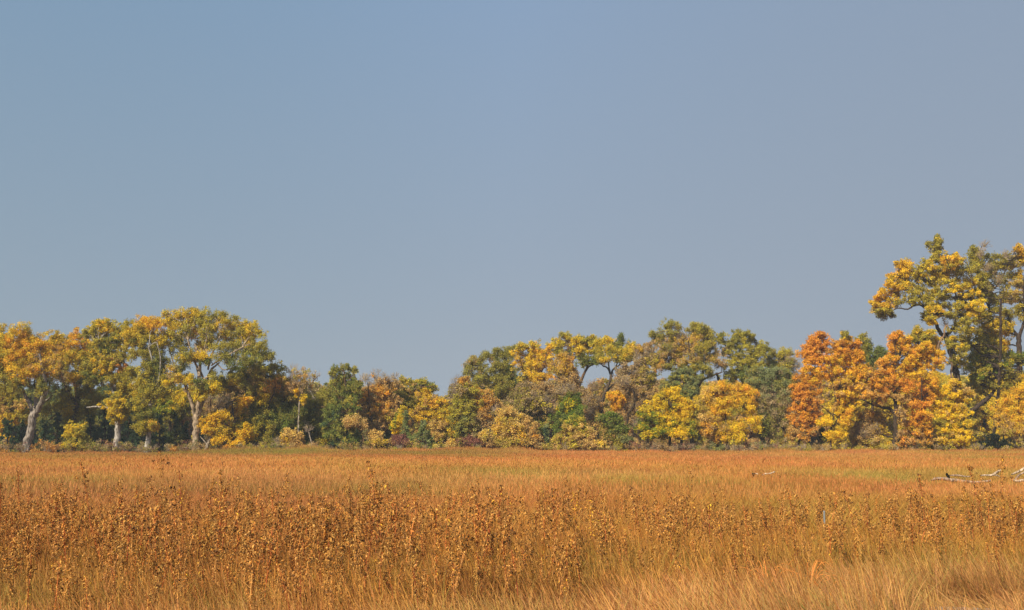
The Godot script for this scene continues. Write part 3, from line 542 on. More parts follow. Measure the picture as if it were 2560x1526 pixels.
	tree("bush", "yellow olive dome shaped bush below the vivid green tree", "bush", bu, 117.2, "", "1440,1048,10,6,LV 1428,1056,14,7,LV 1452,1060,13,8,L 1436,1066,18,8,LP 1460,1074,11,8,LN 1420,1070,11,7,LP 1442,1080,18,8,LP 1425,1086,14,8,LB 1464,1090,9,8,LN", "leaf", brown)
	tree("bush", "tan brown bush in front of the yellow olive dome shaped one", "bush", bu, 116.6, "", "1462,1076,11,7,BP 1475,1084,9,7,BP 1455,1088,13,8,BP 1478,1096,9,7,B 1462,1102,14,8,BP 1440,1102,16,7,B 1415,1100,16,7,BL 1400,1108,16,6,LB 1430,1113,18,5,BL 1470,1113,13,5,B 1392,1098,9,6,BL", "leaf", brown)
	tree("shrub", "low golden shrub standing in the grass edge right of the tan brown bush", "bush", bu, 116.0, "", "1490,1110,9,5,PG 1504,1112,10,5,GP 1480,1116,9,4,P 1500,1118,14,4,PL", "leaf", brown)
	tree("cottonwood", "cottonwood with lemon green top arching over a window of sky", "tree", cw, 138.0,
		"1428,1130,5 1434,1060,4.6 1442,990,4.2 1452,955,3.8 1461,934,3.4 1469,918,2.8|1461,934,2.2 1472,918,1.8 1482,913,1.4 1495,905,1|1468,918,2 1450,895,1.7 1425,875,1.2|1469,918,2 1470,890,1.6 1468,865,1.1",
		"1412,842,12,8,LN 1420,850,14,9,LY 1385,858,14,9,YL 1400,864,14,9,LY 1432,856,13,10,LG 1378,872,11,8,YG 1408,878,18,10,LN 1430,874,13,10,YL 1395,890,13,8,DL 1414,895,14,9,DN 1446,848,13,8,LY 1465,848,12,8,LN 1488,850,13,9,LG 1450,862,14,9,GL 1475,862,14,9,LN 1494,866,11,9,LY 1448,878,14,9,GY 1468,878,16,9,GL 1488,884,13,9,LN 1455,895,14,9,NL 1475,898,14,8,DN 1455,910,13,8,ND 1480,908,14,6,D 1495,900,11,7,D", "leaf", brown)
	tree("cottonwood", "cottonwood with crooked dark limbs bared beneath a lemon yellow top", "tree", cw, 134.0,
		"1496,1131,5 1500,1050,4.6 1506,1005,4.4 1512,985,4 1519,968,4 1526,950,3.6 1528,938,3.4|1528,940,2.8 1524,928,2.4 1517,918,2 1509,915,1.6 1500,904,1.3 1494,895,1|1528,938,2.6 1532,926,2.2 1538,920,1.8 1546,905,1.3|1525,929,2.2 1522,912,1.7 1525,890,1.3|1536,922,1.8 1550,912,1.6 1566,906,1.5 1584,901,1.1|1512,985,2.8 1522,974,2.6 1532,963,2.4 1540,955,1.8 1550,940,1.2|1524,952,1.3 1518,951,1 1512,950,0.8|1528,945,1.2 1533,940,1 1532,930,0.8",
		"1505,856,12,9,GL 1522,852,12,8,GY 1538,860,10,9,DL 1552,848,5,7,D 1552,860,9,9,ND 1575,864,13,9,GL 1588,872,10,9,GY 1510,870,14,9,LG 1530,872,14,9,LY 1500,882,12,9,LN 1520,884,14,8,DL 1545,878,12,9,L 1570,880,14,9,LG 1585,886,10,9,GL 1515,903,11,6,YG 1506,896,11,7,LN 1540,894,13,8,NL 1560,892,13,8,LG 1575,898,12,7,GN 1552,902,11,6,LN", "leaf", Color(0.42, 0.37, 0.32))
	tree("bare_tree", "thinly leaved tan grey tree left of the largest olive cottonwood", "tree", "half bare trees", 125.0,
		"1600,1134,3.6 1596,1070,3.2 1592,1010,2.8 1600,960,2.2 1612,910,1.5|1592,1010,2 1572,975,1.6 1558,945,1|1596,1000,2 1622,960,1.6 1632,930,1|1565,1134,2 1566,1090,2.2 1568,1040,2.4 1574,1028,3 1581,1018,3 1583,998,2.6 1578,976,2|1590,1134,1.6 1588,1060,1.4 1580,1045,1.2 1570,1036,1",
		"1600,872,13,11,BG,0.8 1622,870,14,11,TB,0.8 1612,888,16,11,T,0.8 1635,890,14,11,TL 1600,905,16,11,T,0.6 1625,908,18,11,TL,0.9 1560,925,16,11,T,0.6 1585,920,16,10,T,0.5 1610,928,18,12,TL 1550,945,16,11,T,0.6 1575,945,18,11,TB,0.6 1600,950,20,12,TL,0.8 1630,948,16,12,LN 1560,965,18,11,TB,0.6 1590,970,20,12,TB,0.7 1620,972,18,12,TL,0.9 1570,990,18,11,TB,0.6 1600,995,20,12,BT,0.7 1625,995,16,12,BT 1590,1015,18,11,B,0.6 1615,1018,18,12,BT,0.7 1585,1040,18,12,BT,0.5 1610,1045,16,12,BT,0.6 1600,890,20,16,w 1590,935,22,16,w 1560,955,20,16,w 1610,985,22,16,w 1580,1020,20,16,w 1595,1060,20,16,w", "leaf", dark)
	tree("bare_tree", "nearly leafless tan tree in the window of sky below the arching cottonwood", "tree", "half bare trees", 131.0, "1490,1132,3 1488,1070,2.4 1486,1020,2 1488,985,1.3|1487,1010,1.5 1468,990,1.2 1462,970,0.8|1487,1005,1.5 1504,985,1.2 1512,965,0.8",
		"1462,985,16,12,TB,0.5 1480,1000,16,12,BT,0.5 1495,972,13,12,B,0.3 1502,955,9,11,B,0.25 1470,1015,18,13,TB,0.7 1495,1015,16,13,BT,0.7 1455,1035,16,13,TB,0.7 1485,1040,18,13,BT,0.7 1500,1060,16,13,BT,0.6 1485,975,18,18,w 1465,1000,18,16,w 1500,1000,16,16,w 1480,1030,18,16,w", "leaf", brown)
	tree("maple_sapling", "orange leaved sapling before the crooked limbs and left of the yellow maple", "tree", mp, 124.0, "1540,1136,1.8 1540,1080,1.5 1541,1020,1", "1532,984,8,6,GO 1546,988,9,7,OG 1538,998,11,8,OG 1550,1002,7,7,O 1543,1012,11,8,OG 1538,1022,9,6,O 1525,995,7,6,OG", "leaf", brown)
	tree("bush", "mixed green and russet bush left of the yellow maple", "bush", bu, 118.0, "", "1528,1036,13,8,VD 1540,1044,13,8,DV 1515,1046,13,9,VD 1500,1054,14,9,BD 1528,1056,18,9,DV 1550,1060,13,9,DN 1505,1070,16,9,BN 1530,1074,18,9,ND 1555,1078,13,9,DV 1510,1088,16,9,BN 1538,1092,20,9,NS 1560,1095,13,8,S 1578,1100,9,6,S 1515,1104,16,6,NB 1548,1108,18,6,LN", "leaf", dark)

	# --- the tall olive cottonwoods and the yellow maples before them
	tree("cottonwood", "largest olive brown cottonwood behind the two yellow maples", "tree", cw, 134.0,
		"1728,1131,5.5 1730,1060,5 1733,1005,4.6 1738,978,4.2 1746,964,3.8|1738,980,3.4 1746,967,3 1758,950,2.6 1780,940,2.2 1804,931,1.5|1746,965,3 1735,930,2.4 1722,890,1.8 1715,855,1.3|1732,985,2.8 1705,945,3 1690,925,3.4 1676,926,2.6|1692,926,2.4 1702,919,2 1716,925,1.4|1746,962,2.4 1765,910,1.8 1768,860,1.2",
		"1630,836,8,6,N 1642,840,13,9,N 1650,850,10,7,N 1666,818,13,10,N 1682,812,12,8,N 1695,818,9,9,NL 1676,832,16,10,NL 1690,838,12,9,N 1740,814,10,9,NL 1752,818,11,8,NL 1728,826,12,8,NL 1765,828,12,9,LN 1745,834,16,9,LN 1778,836,10,8,LN 1655,862,16,11,BN 1680,856,18,12,BL 1708,850,18,12,GB 1735,850,18,12,BG 1765,852,16,12,NL 1665,882,16,12,BN 1692,878,20,13,BL 1722,876,20,13,GB 1750,874,20,13,LN 1778,872,14,12,BN 1655,902,14,12,BL 1684,902,18,13,BL 1715,902,20,13,LB 1745,900,20,12,LB 1775,898,16,12,BL 1795,895,12,11,BT 1650,920,12,10,OB 1675,915,13,8,N 1710,922,18,11,NL 1740,922,18,11,LN 1768,920,16,11,ND 1800,912,13,11,BT 1725,938,16,9,N 1780,935,13,8,N 1750,945,13,8,DN", "leaf", Color(0.5, 0.42, 0.34))
	tree("broad_tree", "grey green tree with brushy boughs in front of the largest olive brown cottonwood", "tree", "middle trees", 124.0, "1703,1133,4 1705,1060,3.4 1706,1000,2.8 1706,960,2",
		"1700,928,13,8,S 1718,934,12,8,S 1688,942,13,8,SN 1705,946,12,8,SL 1726,948,13,9,S 1675,958,14,9,SN 1700,960,13,9,YS 1735,962,13,9,S 1665,970,14,9,SN 1690,974,16,9,S 1715,975,16,10,SN 1740,978,11,9,SD 1680,985,13,8,SD 1705,992,13,9,DN 1725,990,12,9,DS 1660,985,13,9,BS", "leaf", Color(0.55, 0.48, 0.42))
	tree("maple_tree", "bright lemon yellow round maple, the left one of the yellow pair", "tree", mp, 118.0,
		"1674,1139,3.5 1675,1100,3 1676,1060,2.4 1678,1020,1.8|1675,1090,2 1655,1060,1.6 1640,1035,1.1|1676,1080,2 1700,1055,1.5 1718,1030,1",
		"1690,976,7,6,Y 1668,984,14,8,YL 1685,990,13,8,Y 1650,992,13,8,YL 1640,1006,14,8,Y 1665,1004,16,9,YL 1690,1006,14,9,Y 1715,1008,13,9,YG 1728,1020,10,10,YG 1625,1024,16,7,YL 1650,1022,16,9,Y 1678,1022,16,9,YV 1703,1024,16,9,YG 1615,1038,12,8,YV 1640,1040,16,9,YV 1668,1042,18,9,Y 1695,1042,16,9,Y 1720,1040,13,9,YL 1620,1056,16,9,VL 1648,1058,18,9,Y 1678,1060,18,9,YV 1708,1058,14,9,YL 1732,1056,10,10,LY 1610,1072,13,8,VY 1635,1076,18,9,VY 1665,1076,18,9,YV 1695,1074,16,8,Y 1720,1074,13,9,LV 1625,1090,16,7,VY 1652,1090,16,7,VY 1682,1084,13,6,Y 1705,1086,13,6,Y 1730,1085,10,9,LV 1610,1088,8,6,LY", "leaf", dark)
	tree("maple_tree", "golden orange round maple, the right one of the yellow pair", "tree", mp, 118.5,
		"1815,1139,3.6 1814,1100,3.2 1813,1070,2.8 1815,1035,2|1813,1085,2 1790,1055,1.6 1775,1030,1.1|1814,1080,2 1840,1050,1.5 1858,1020,1|1813,1095,1.8 1845,1078,1.3 1875,1065,0.9",
		"1765,975,11,8,PG 1785,974,13,8,GP 1808,968,13,7,OG 1830,970,14,8,GO 1855,968,13,8,GO 1872,978,11,9,GO 1758,990,12,9,PG 1780,992,16,9,GP 1806,988,16,9,GO 1832,990,16,9,GO 1858,990,16,9,G 1880,995,10,10,GO 1752,1008,12,10,PL 1775,1010,14,9,PG 1800,1010,18,10,G 1828,1010,18,10,G 1855,1010,16,10,GY 1883,1014,11,11,GO 1760,1026,14,9,PL 1788,1030,18,9,GO 1816,1030,18,9,G 1845,1028,14,9,GN 1872,1030,14,9,GY 1760,1044,13,9,BP 1785,1048,16,9,GB 1808,1048,16,9,G 1770,1062,13,8,OB 1790,1066,16,8,OG 1812,1068,10,8,BD 1840,1060,16,8,YG 1866,1054,16,9,YG 1892,1050,9,8,YG 1760,1080,13,8,OB 1782,1084,14,8,OG 1800,1086,10,6,G 1835,1076,14,8,Y 1858,1074,13,9,GY 1892,1072,10,9,YG 1845,1092,13,7,Y 1820,1100,16,6,G 1845,1106,11,5,YL 1790,1100,13,5,OB", "leaf", dark)
	tree("cottonwood", "olive green cottonwood with stepped top behind and right of the golden maple", "tree", cw, 136.0,
		"1862,1131,5 1862,1060,4.6 1860,990,4.2 1858,940,3.6 1858,910,2.8|1822,1131,3.6 1820,1010,3.4 1816,968,3.4 1808,942,4 1804,928,3|1860,935,2.4 1838,905,1.8 1825,880,1.2|1860,930,2.4 1885,900,1.8 1900,880,1.2",
		"1800,840,13,9,NL 1790,850,9,8,N 1842,836,12,9,N 1858,838,10,8,NL 1876,840,9,9,N 1878,852,9,8,N 1835,850,14,9,N 1858,854,16,10,NL 1808,856,12,8,N 1825,866,14,10,N 1850,870,18,11,NL 1878,872,14,11,NL 1905,862,12,9,NL 1900,874,13,10,LN 1914,875,8,9,N 1815,880,12,9,BN 1845,888,16,11,NL 1872,892,18,11,LN 1900,892,14,11,LN 1835,905,12,9,L 1858,908,16,10,LN 1888,910,16,11,LN 1815,915,13,9,NL 1845,922,13,9,LN 1870,925,14,10,DN 1895,925,16,11,LN 1830,932,14,9,N 1860,942,12,11,D 1840,945,14,9,NL 1815,940,11,9,N,0.6", "leaf", dark)
	tree("broad_tree", "pale olive tree with pointed top left of the orange maple", "tree", "middle trees", 138.0, "1945,1130,4 1945,1050,3.6 1943,970,2.8 1942,930,2",
		"1933,882,7,7,N 1930,893,11,8,LN 1948,892,7,5,L 1962,882,11,8,NL 1975,884,8,7,NL 1920,906,13,9,LN 1942,908,14,9,L 1968,900,14,9,NL 1928,922,16,10,LN 1955,920,14,10,LN 1978,912,12,10,NT,0.7 1935,938,16,10,NL 1965,936,14,10,NS 1985,895,12,16,w 1990,915,12,13,w 1988,935,11,13,w", "leaf", brown)
	tree("willow_tree", "grey green willow like tree with brown bare lower branches between the golden and rust trees", "tree", "middle trees", 120.0,
		"1968,1137,3 1966,1110,2.6 1960,1075,2.3 1952,1045,2 1946,1020,1.7 1940,990,1.2|1957,1062,1.6 1948,1030,1.3 1950,1000,1|1960,1075,1.6 1935,1050,1.2 1915,1030,0.8|1957,1058,1.4 1930,1058,1 1908,1070,0.7|1955,1050,1.3 1968,1015,1 1972,990,0.7",
		"1895,935,18,10,SN 1920,930,18,10,S 1945,932,18,10,S 1970,942,13,10,SN 1885,952,18,11,SN 1910,950,20,11,S 1938,952,20,11,SN 1962,960,16,11,SN 1900,970,18,11,S 1928,972,20,11,ST 1955,978,18,11,SN 1980,965,10,10,SO 1905,990,18,12,TS,0.7 1932,995,20,12,TS,0.7 1960,998,16,12,TS,0.7 1915,1012,18,12,TN,0.6 1945,1018,18,12,TN,0.6 1905,1035,16,13,DT,0.8 1930,1040,18,13,TN,0.6 1955,1040,16,13,TD,0.6 1910,1060,16,13,DN,0.9 1940,1065,18,13,NT,0.6 1915,1085,16,11,DN 1945,1090,16,10,NT,0.7 1925,1000,20,16,w 1950,1020,18,16,w 1915,1040,18,16,w 1940,1055,18,16,w", "leaf", Color(0.5, 0.42, 0.36))

	# --- the right side
	tree("maple_tree", "rust red maple with ragged top, leftmost of the orange trees on the right", "tree", mp, 119.0,
		"1996,1139,3 1998,1108,2.6 2002,1085,2.3 2010,1050,2.1 2018,1010,1.9 2030,960,1.5 2040,900,1|2010,1050,1.4 1996,1020,1 1990,985,0.7|2018,1010,1.4 2038,985,1 2048,955,0.7|2022,1139,2 2025,1100,1.6 2030,1060,1.2",
		"2044,840,7,6,R 2058,842,8,6,R 2028,852,9,7,R 2045,856,12,9,R 2062,858,9,8,R 2015,868,9,7,RO 2034,870,14,9,R 2056,872,13,9,R 2072,880,9,8,RB 2008,884,9,7,OR 2025,888,13,9,OR 2048,888,13,9,R 2020,904,12,7,O 2040,906,13,8,OR 2060,900,11,8,RB 2012,925,9,7,O 2030,926,14,9,OG 2048,934,11,9,GO 2002,945,12,8,OR 2022,948,16,9,OG 2042,952,14,9,OG 1992,962,12,8,R 2012,966,16,9,RO 2036,968,16,8,OR 1985,980,13,8,R 2006,984,16,8,R 2032,982,14,8,RO 1988,994,13,7,RO 2010,1000,16,8,RB 2030,1000,12,8,RB 1985,1018,11,8,R 2005,1020,14,8,RO 2028,1018,14,8,R 2045,1010,10,8,RB,0.6 1982,1038,11,7,R 2002,1040,16,8,RO 2028,1040,14,8,R 1990,1056,14,8,RB 2015,1056,16,8,R 2035,1055,10,8,RB 1988,1076,13,8,B 2010,1076,16,8,RB 2030,1078,10,8,RB 1980,1090,10,8,BR 2005,1094,14,7,BR", "leaf", dark)
	tree("maple_tree", "orange maple with golden lower boughs on a slim dark trunk, second of the orange trees", "tree", mp, 118.0,
		"2078,1139,2.8 2077,1100,2.4 2078,1075,2.1 2084,1040,1.9 2092,1005,1.7 2100,960,1.5 2112,900,1.1|2084,1042,1.3 2068,1025,1 2052,1012,0.7|2090,1010,1.3 2080,960,1 2070,935,0.7|2098,970,1.3 2130,945,1 2150,925,0.7",
		"2116,840,9,7,N 2122,850,10,7,NO 2100,856,11,8,OB 2115,862,14,9,OR 2138,860,11,8,OR 2090,872,11,8,OB 2110,878,16,9,O 2134,876,14,9,OR 2148,886,11,9,O 2085,892,13,9,O 2108,894,16,9,OG 2132,894,16,9,O 2155,902,11,8,OG 2074,908,13,8,GO 2098,910,16,9,G 2124,910,16,9,GO 2148,916,13,9,GO 2062,922,11,7,OG 2082,926,14,8,GO 2108,928,16,8,GO 2136,930,16,8,GO 2160,928,11,9,OG 2060,940,11,8,O 2080,944,10,6,BO 2125,944,16,7,GB 2150,942,14,8,GO 2172,940,10,9,GB 2110,960,14,8,BG,0.8 2140,958,16,8,GB 2165,960,12,8,GB 2088,968,11,7,B,0.7 2125,974,14,8,GB 2150,975,14,8,GB 2100,985,14,7,GB 2118,990,14,8,G 2140,995,11,8,GB 2105,1004,14,8,GO 2122,1008,12,8,G 2092,1018,14,8,BG,0.8 2112,1026,14,9,GY 2126,1034,9,9,GO 2098,1040,16,9,GY 2120,1050,11,9,GO 2066,1046,7,6,Y 2058,1058,9,6,YG 2070,1062,8,6,Y 2095,1058,14,9,LY 2115,1066,11,8,YG 2098,1074,14,8,YL 2072,1084,8,5,G 2088,1088,9,6,GY 2105,1086,10,7,GY 2082,1094,11,4,GY", "leaf", dark)
	tree("cottonwood", "dark green cottonwood topping out with two round heads behind the orange trees", "tree", cw, 140.0, "2184,1129,4 2182,1040,3.4 2180,950,2.8 2176,900,2|2180,935,1.8 2194,905,1.3 2200,885,0.9",
		"2152,850,6,8,NL 2160,842,6,7,NL 2166,856,10,8,N 2172,862,8,8,ND 2160,872,9,8,NL 2170,880,11,9,ND 2165,895,11,8,DN 2178,898,9,8,D 2200,872,10,7,D 2190,884,10,8,D 2206,884,12,8,D 2198,896,13,7,D 2214,890,8,7,ND 2175,912,9,8,D 2190,910,11,7,D 2182,925,11,8,DN", "leaf", dark)
	tree("oak_tree", "wide orange and rust oak with a thick dark trunk and long level limb", "tree", mp, 117.5,
		"2236,1140,8 2237,1115,7 2239,1085,5.6 2240,1055,5.4 2240,1030,5.4 2238,999,4 2234,975,3 2238,940,2 2246,900,1.4|2239,1036,5 2228,1024,4.4 2206,1017,3.6 2181,1010,2.6 2165,1002,1.8 2150,995,1.2|2238,1095,2 2222,1092,1.6 2205,1088,1.1|2295,1138,2.4 2295,1090,2 2294,1050,1.8 2290,1000,1.4 2285,950,1|2238,1000,2 2262,960,1.4 2275,930,1|2234,980,1.6 2210,950,1.2 2195,935,0.8",
		"2232,842,8,7,OR 2244,838,9,7,O 2240,852,12,8,O 2258,850,12,8,OG 2232,866,9,8,RO 2250,866,14,9,OG 2270,866,14,9,OG 2235,882,12,9,O 2255,882,16,9,OG 2278,882,14,9,GO 2300,872,13,9,GL 2318,864,12,9,G 2300,890,16,9,G 2325,882,13,10,GO 2345,884,11,9,G 2222,898,12,8,O 2244,900,16,9,OG 2270,900,16,9,GO 2298,906,16,9,GO 2324,900,14,9,G 2350,902,9,9,GO 2210,912,13,8,OB 2232,918,16,9,O 2260,918,16,9,G 2288,922,16,9,GO 2314,920,14,9,GO 2340,920,12,9,GL 2190,930,14,9,OB 2214,934,16,9,O 2242,934,16,9,OG 2270,938,16,9,GO 2298,938,16,9,G 2325,940,14,9,G 2345,940,10,9,GL 2178,950,14,9,OB 2200,952,16,9,O 2228,952,14,9,RO 2255,956,16,9,RO 2282,958,16,8,OR 2308,956,16,8,GO 2332,960,11,8,OG 2170,970,14,8,BO 2192,970,16,9,O 2216,970,12,8,RB 2250,974,14,8,RB 2276,978,16,8,RO 2304,974,16,8,RO 2328,978,10,8,OB 2165,988,12,8,BO 2188,990,16,8,BO 2212,990,14,8,BR 2256,994,14,8,B 2282,996,14,8,RO 2308,992,14,8,RO 2330,998,9,8,O 2200,1006,14,6,BO 2262,1014,13,9,B,0.8 2288,1016,16,9,RO 2312,1014,13,9,RO 2256,1036,12,9,BT,0.8 2280,1038,14,8,RO 2304,1040,16,8,OG 2322,1042,9,8,O 2262,1058,13,9,B,0.8 2284,1060,14,8,OR 2306,1062,14,8,O 2258,1080,13,9,BT,0.7 2282,1082,14,8,RB 2308,1084,14,8,OB 2322,1080,8,7,O 2262,1100,14,7,BR 2286,1104,16,7,BR 2312,1102,12,7,BO 2270,1112,16,5,BD 2300,1113,16,5,BD", "leaf", dark)
	tree("broad_tree", "golden topped tree peeping between the oak and the great right hand cottonwood", "tree", "middle trees", 134.0, "2305,1131,4 2304,1040,3.6 2302,940,2.8 2300,880,2",
		"2285,838,10,7,LG 2298,832,10,8,LG 2315,835,11,7,GL 2332,832,9,7,GL 2280,850,12,8,NL 2300,848,14,8,LN 2322,850,13,8,LG 2338,850,10,9,GL 2330,868,13,9,GO 2345,868,9,10,GO 2350,890,9,10,GO", "leaf", brown)
	tree("bush", "brown thin leaved bush under the level limb of the oak", "bush", bu, 119.5, "2150,1137,1.6 2150,1095,1.3 2148,1060,0.9|2184,1137,1.6 2185,1090,1.2 2190,1050,0.8",
		"2176,1034,13,8,BO 2192,1040,13,8,GB 2160,1044,13,8,BO 2140,1058,14,8,BT,0.8 2165,1060,16,9,B,0.8 2190,1058,13,9,GB 2205,1068,11,8,GB 2140,1076,14,9,BT,0.7 2165,1080,14,9,BT,0.7 2195,1078,13,8,GB 2132,1092,13,9,BT 2155,1096,16,9,BT 2180,1096,14,8,BT 2140,1108,16,6,B 2170,1109,16,6,BL 2200,1105,13,6,LB 2150,1080,18,16,w 2185,1070,16,16,w", "leaf", dark)
	tree("maple_tree", "small butter yellow maple standing in front of the great right hand cottonwood", "tree", mp, 116.5,
		"2384,1140,3.4 2386,1110,3 2388,1080,2.4 2386,1030,1.7 2390,980,1.1|2402,1139,2.6 2400,1110,2.2 2396,1080,1.8 2402,1040,1.2|2387,1070,1.4 2365,1045,1 2352,1020,0.7|2392,1060,1.4 2415,1035,1 2426,1010,0.7|2350,1138,1.4 2350,1105,1.2 2352,1080,0.8",
		"2380,958,8,6,YP 2395,962,11,6,PY 2360,972,10,6,Y 2380,974,13,7,Y 2404,974,13,7,PB 2352,984,10,6,Y 2372,988,13,6,Y 2400,988,14,7,YP 2422,982,9,7,PY 2378,1002,16,7,YN 2404,1002,14,6,Y 2345,1010,13,7,Y 2364,1016,14,7,Y 2400,1016,14,6,YP 2340,1024,10,6,Y 2360,1030,14,7,YP 2385,1030,14,7,Y 2410,1032,14,6,Y 2350,1044,13,6,YL 2375,1044,14,6,Y 2400,1046,16,6,YP 2350,1060,13,9,LN,0.8 2375,1060,14,8,YN 2400,1064,13,8,N,0.8 2420,1062,11,6,LY 2358,1078,13,8,YL 2382,1078,16,7,Y 2405,1082,16,7,Y 2424,1086,11,7,YP 2352,1096,12,6,PY 2375,1096,14,7,YP 2402,1098,16,7,Y 2424,1102,11,6,Y 2385,1110,16,5,Y 2412,1110,9,4,YG 2362,1106,9,4,Y", "leaf", dark)
	tree("cottonwood", "great cottonwood with an arching left limb, the tallest tree on the right", "tree", cw, 122.0,
		"2396,1139,10 2396,1080,9 2396,1000,8.4 2393,945,8 2388,920,8 2381,892,7.6 2374,865,7 2367,845,6.4 2366,833,6|2364,842,5 2354,836,5 2346,824,4.6 2339,811,4.4 2333,795,4.2 2326,785,4 2318,777,3.6 2311,771,3.4 2302,766,3.2 2292,763,3 2279,767,2.4 2268,774,2 2259,775,1.8 2240,773,1.4 2222,780,1|2368,838,4.6 2380,825,4.2 2392,812,3.8 2405,799,3.2 2414,785,2.6 2424,755,2 2428,710,1.4|2326,786,3 2318,750,2.4 2306,715,1.8 2298,690,1.3|2312,771,2.6 2296,745,2 2270,715,1.6 2252,690,1.1|2404,800,2.4 2385,750,2 2372,705,1.6 2345,650,1.2|2344,730,1.8 2336,672,1.4 2342,622,1 2343,598,0.6|2396,1085,7 2405,1058,6.4 2420,1042,6.4 2438,1026,6 2460,1010,5.4 2483,993,4.6 2500,975,3|2382,892,3 2410,866,2.4 2420,858,2.2 2432,872,1.8 2445,886,1.2|2411,866,1.6 2420,850,1.2",
		"2342,600,7,7,N 2352,610,8,6,N 2322,612,8,5,N 2335,618,9,7,NL 2348,624,8,6,N 2342,634,11,7,NL 2352,645,10,7,NL 2338,648,10,7,LN 2256,656,13,8,G 2272,660,9,8,GO 2246,668,13,8,G 2265,672,14,9,G 2234,686,11,8,GO 2255,688,16,9,G 2276,690,10,9,GL 2228,700,9,6,GN 2250,704,16,9,GL 2270,708,12,9,L 2222,712,9,6,GO 2240,718,14,8,G 2262,722,14,8,GL 2206,732,10,6,G 2226,732,13,8,GO 2248,736,14,8,LG 2196,746,9,6,GO 2214,748,13,7,G 2236,750,14,8,LG 2186,758,9,6,G 2202,762,13,6,G 2222,764,13,7,GO 2242,762,10,7,LN,0.7 2190,774,10,6,GN 2208,778,12,6,LN 2224,778,10,6,N 2212,790,7,5,N 2198,788,6,4,N 2228,788,7,5,N 2316,660,14,8,L 2330,664,14,8,LG 2296,674,13,8,L 2366,652,10,7,GO 2386,644,12,8,G 2400,656,11,8,GL 2376,664,16,9,GL 2348,672,16,9,LG 2318,680,16,9,LN 2292,692,14,9,L 2340,690,16,10,LG 2368,684,16,10,GL 2396,678,16,10,L 2418,676,13,10,LN 2310,702,16,9,LN 2336,710,16,9,L 2364,706,16,10,L 2392,702,16,10,LG 2418,700,14,10,LY 2288,712,14,9,LN 2302,724,14,8,N,0.8 2328,728,16,9,LN 2356,728,16,10,LN 2384,726,16,9,YL 2410,722,14,9,YL 2432,714,12,9,LY 2282,734,12,8,NL,0.8 2306,744,14,8,NL 2334,746,16,9,L 2360,748,14,9,LN 2386,748,16,9,NL 2412,746,14,9,NY 2436,738,12,9,LY 2270,752,12,7,N 2290,754,10,5,NL 2322,764,13,8,NL 2346,764,14,8,L 2370,768,14,9,NL 2394,768,14,9,NL 2420,766,13,8,YL 2442,758,12,9,LY 2326,776,9,7,LY 2344,780,13,7,GY 2358,786,12,7,YG 2330,798,8,6,YL 2334,806,6,4,Y 2312,786,6,5,NL 2316,796,7,5,NL 2380,788,14,8,NL 2404,786,14,8,NL 2432,776,13,7,YL 2426,786,12,5,YG 2452,772,12,8,LY 2398,808,16,9,NL 2424,806,14,9,NL 2386,826,11,8,NL,0.8 2410,828,16,9,NL 2434,826,14,9,NL 2378,846,6,6,YN 2396,848,14,9,NL 2420,850,14,8,NL 2392,868,14,9,NL 2412,872,12,8,NL 2376,858,6,7,N,0.7 2400,888,13,9,NL 2388,906,10,8,NL 2404,908,9,8,NL", "leaf", Color(0.36, 0.31, 0.27))
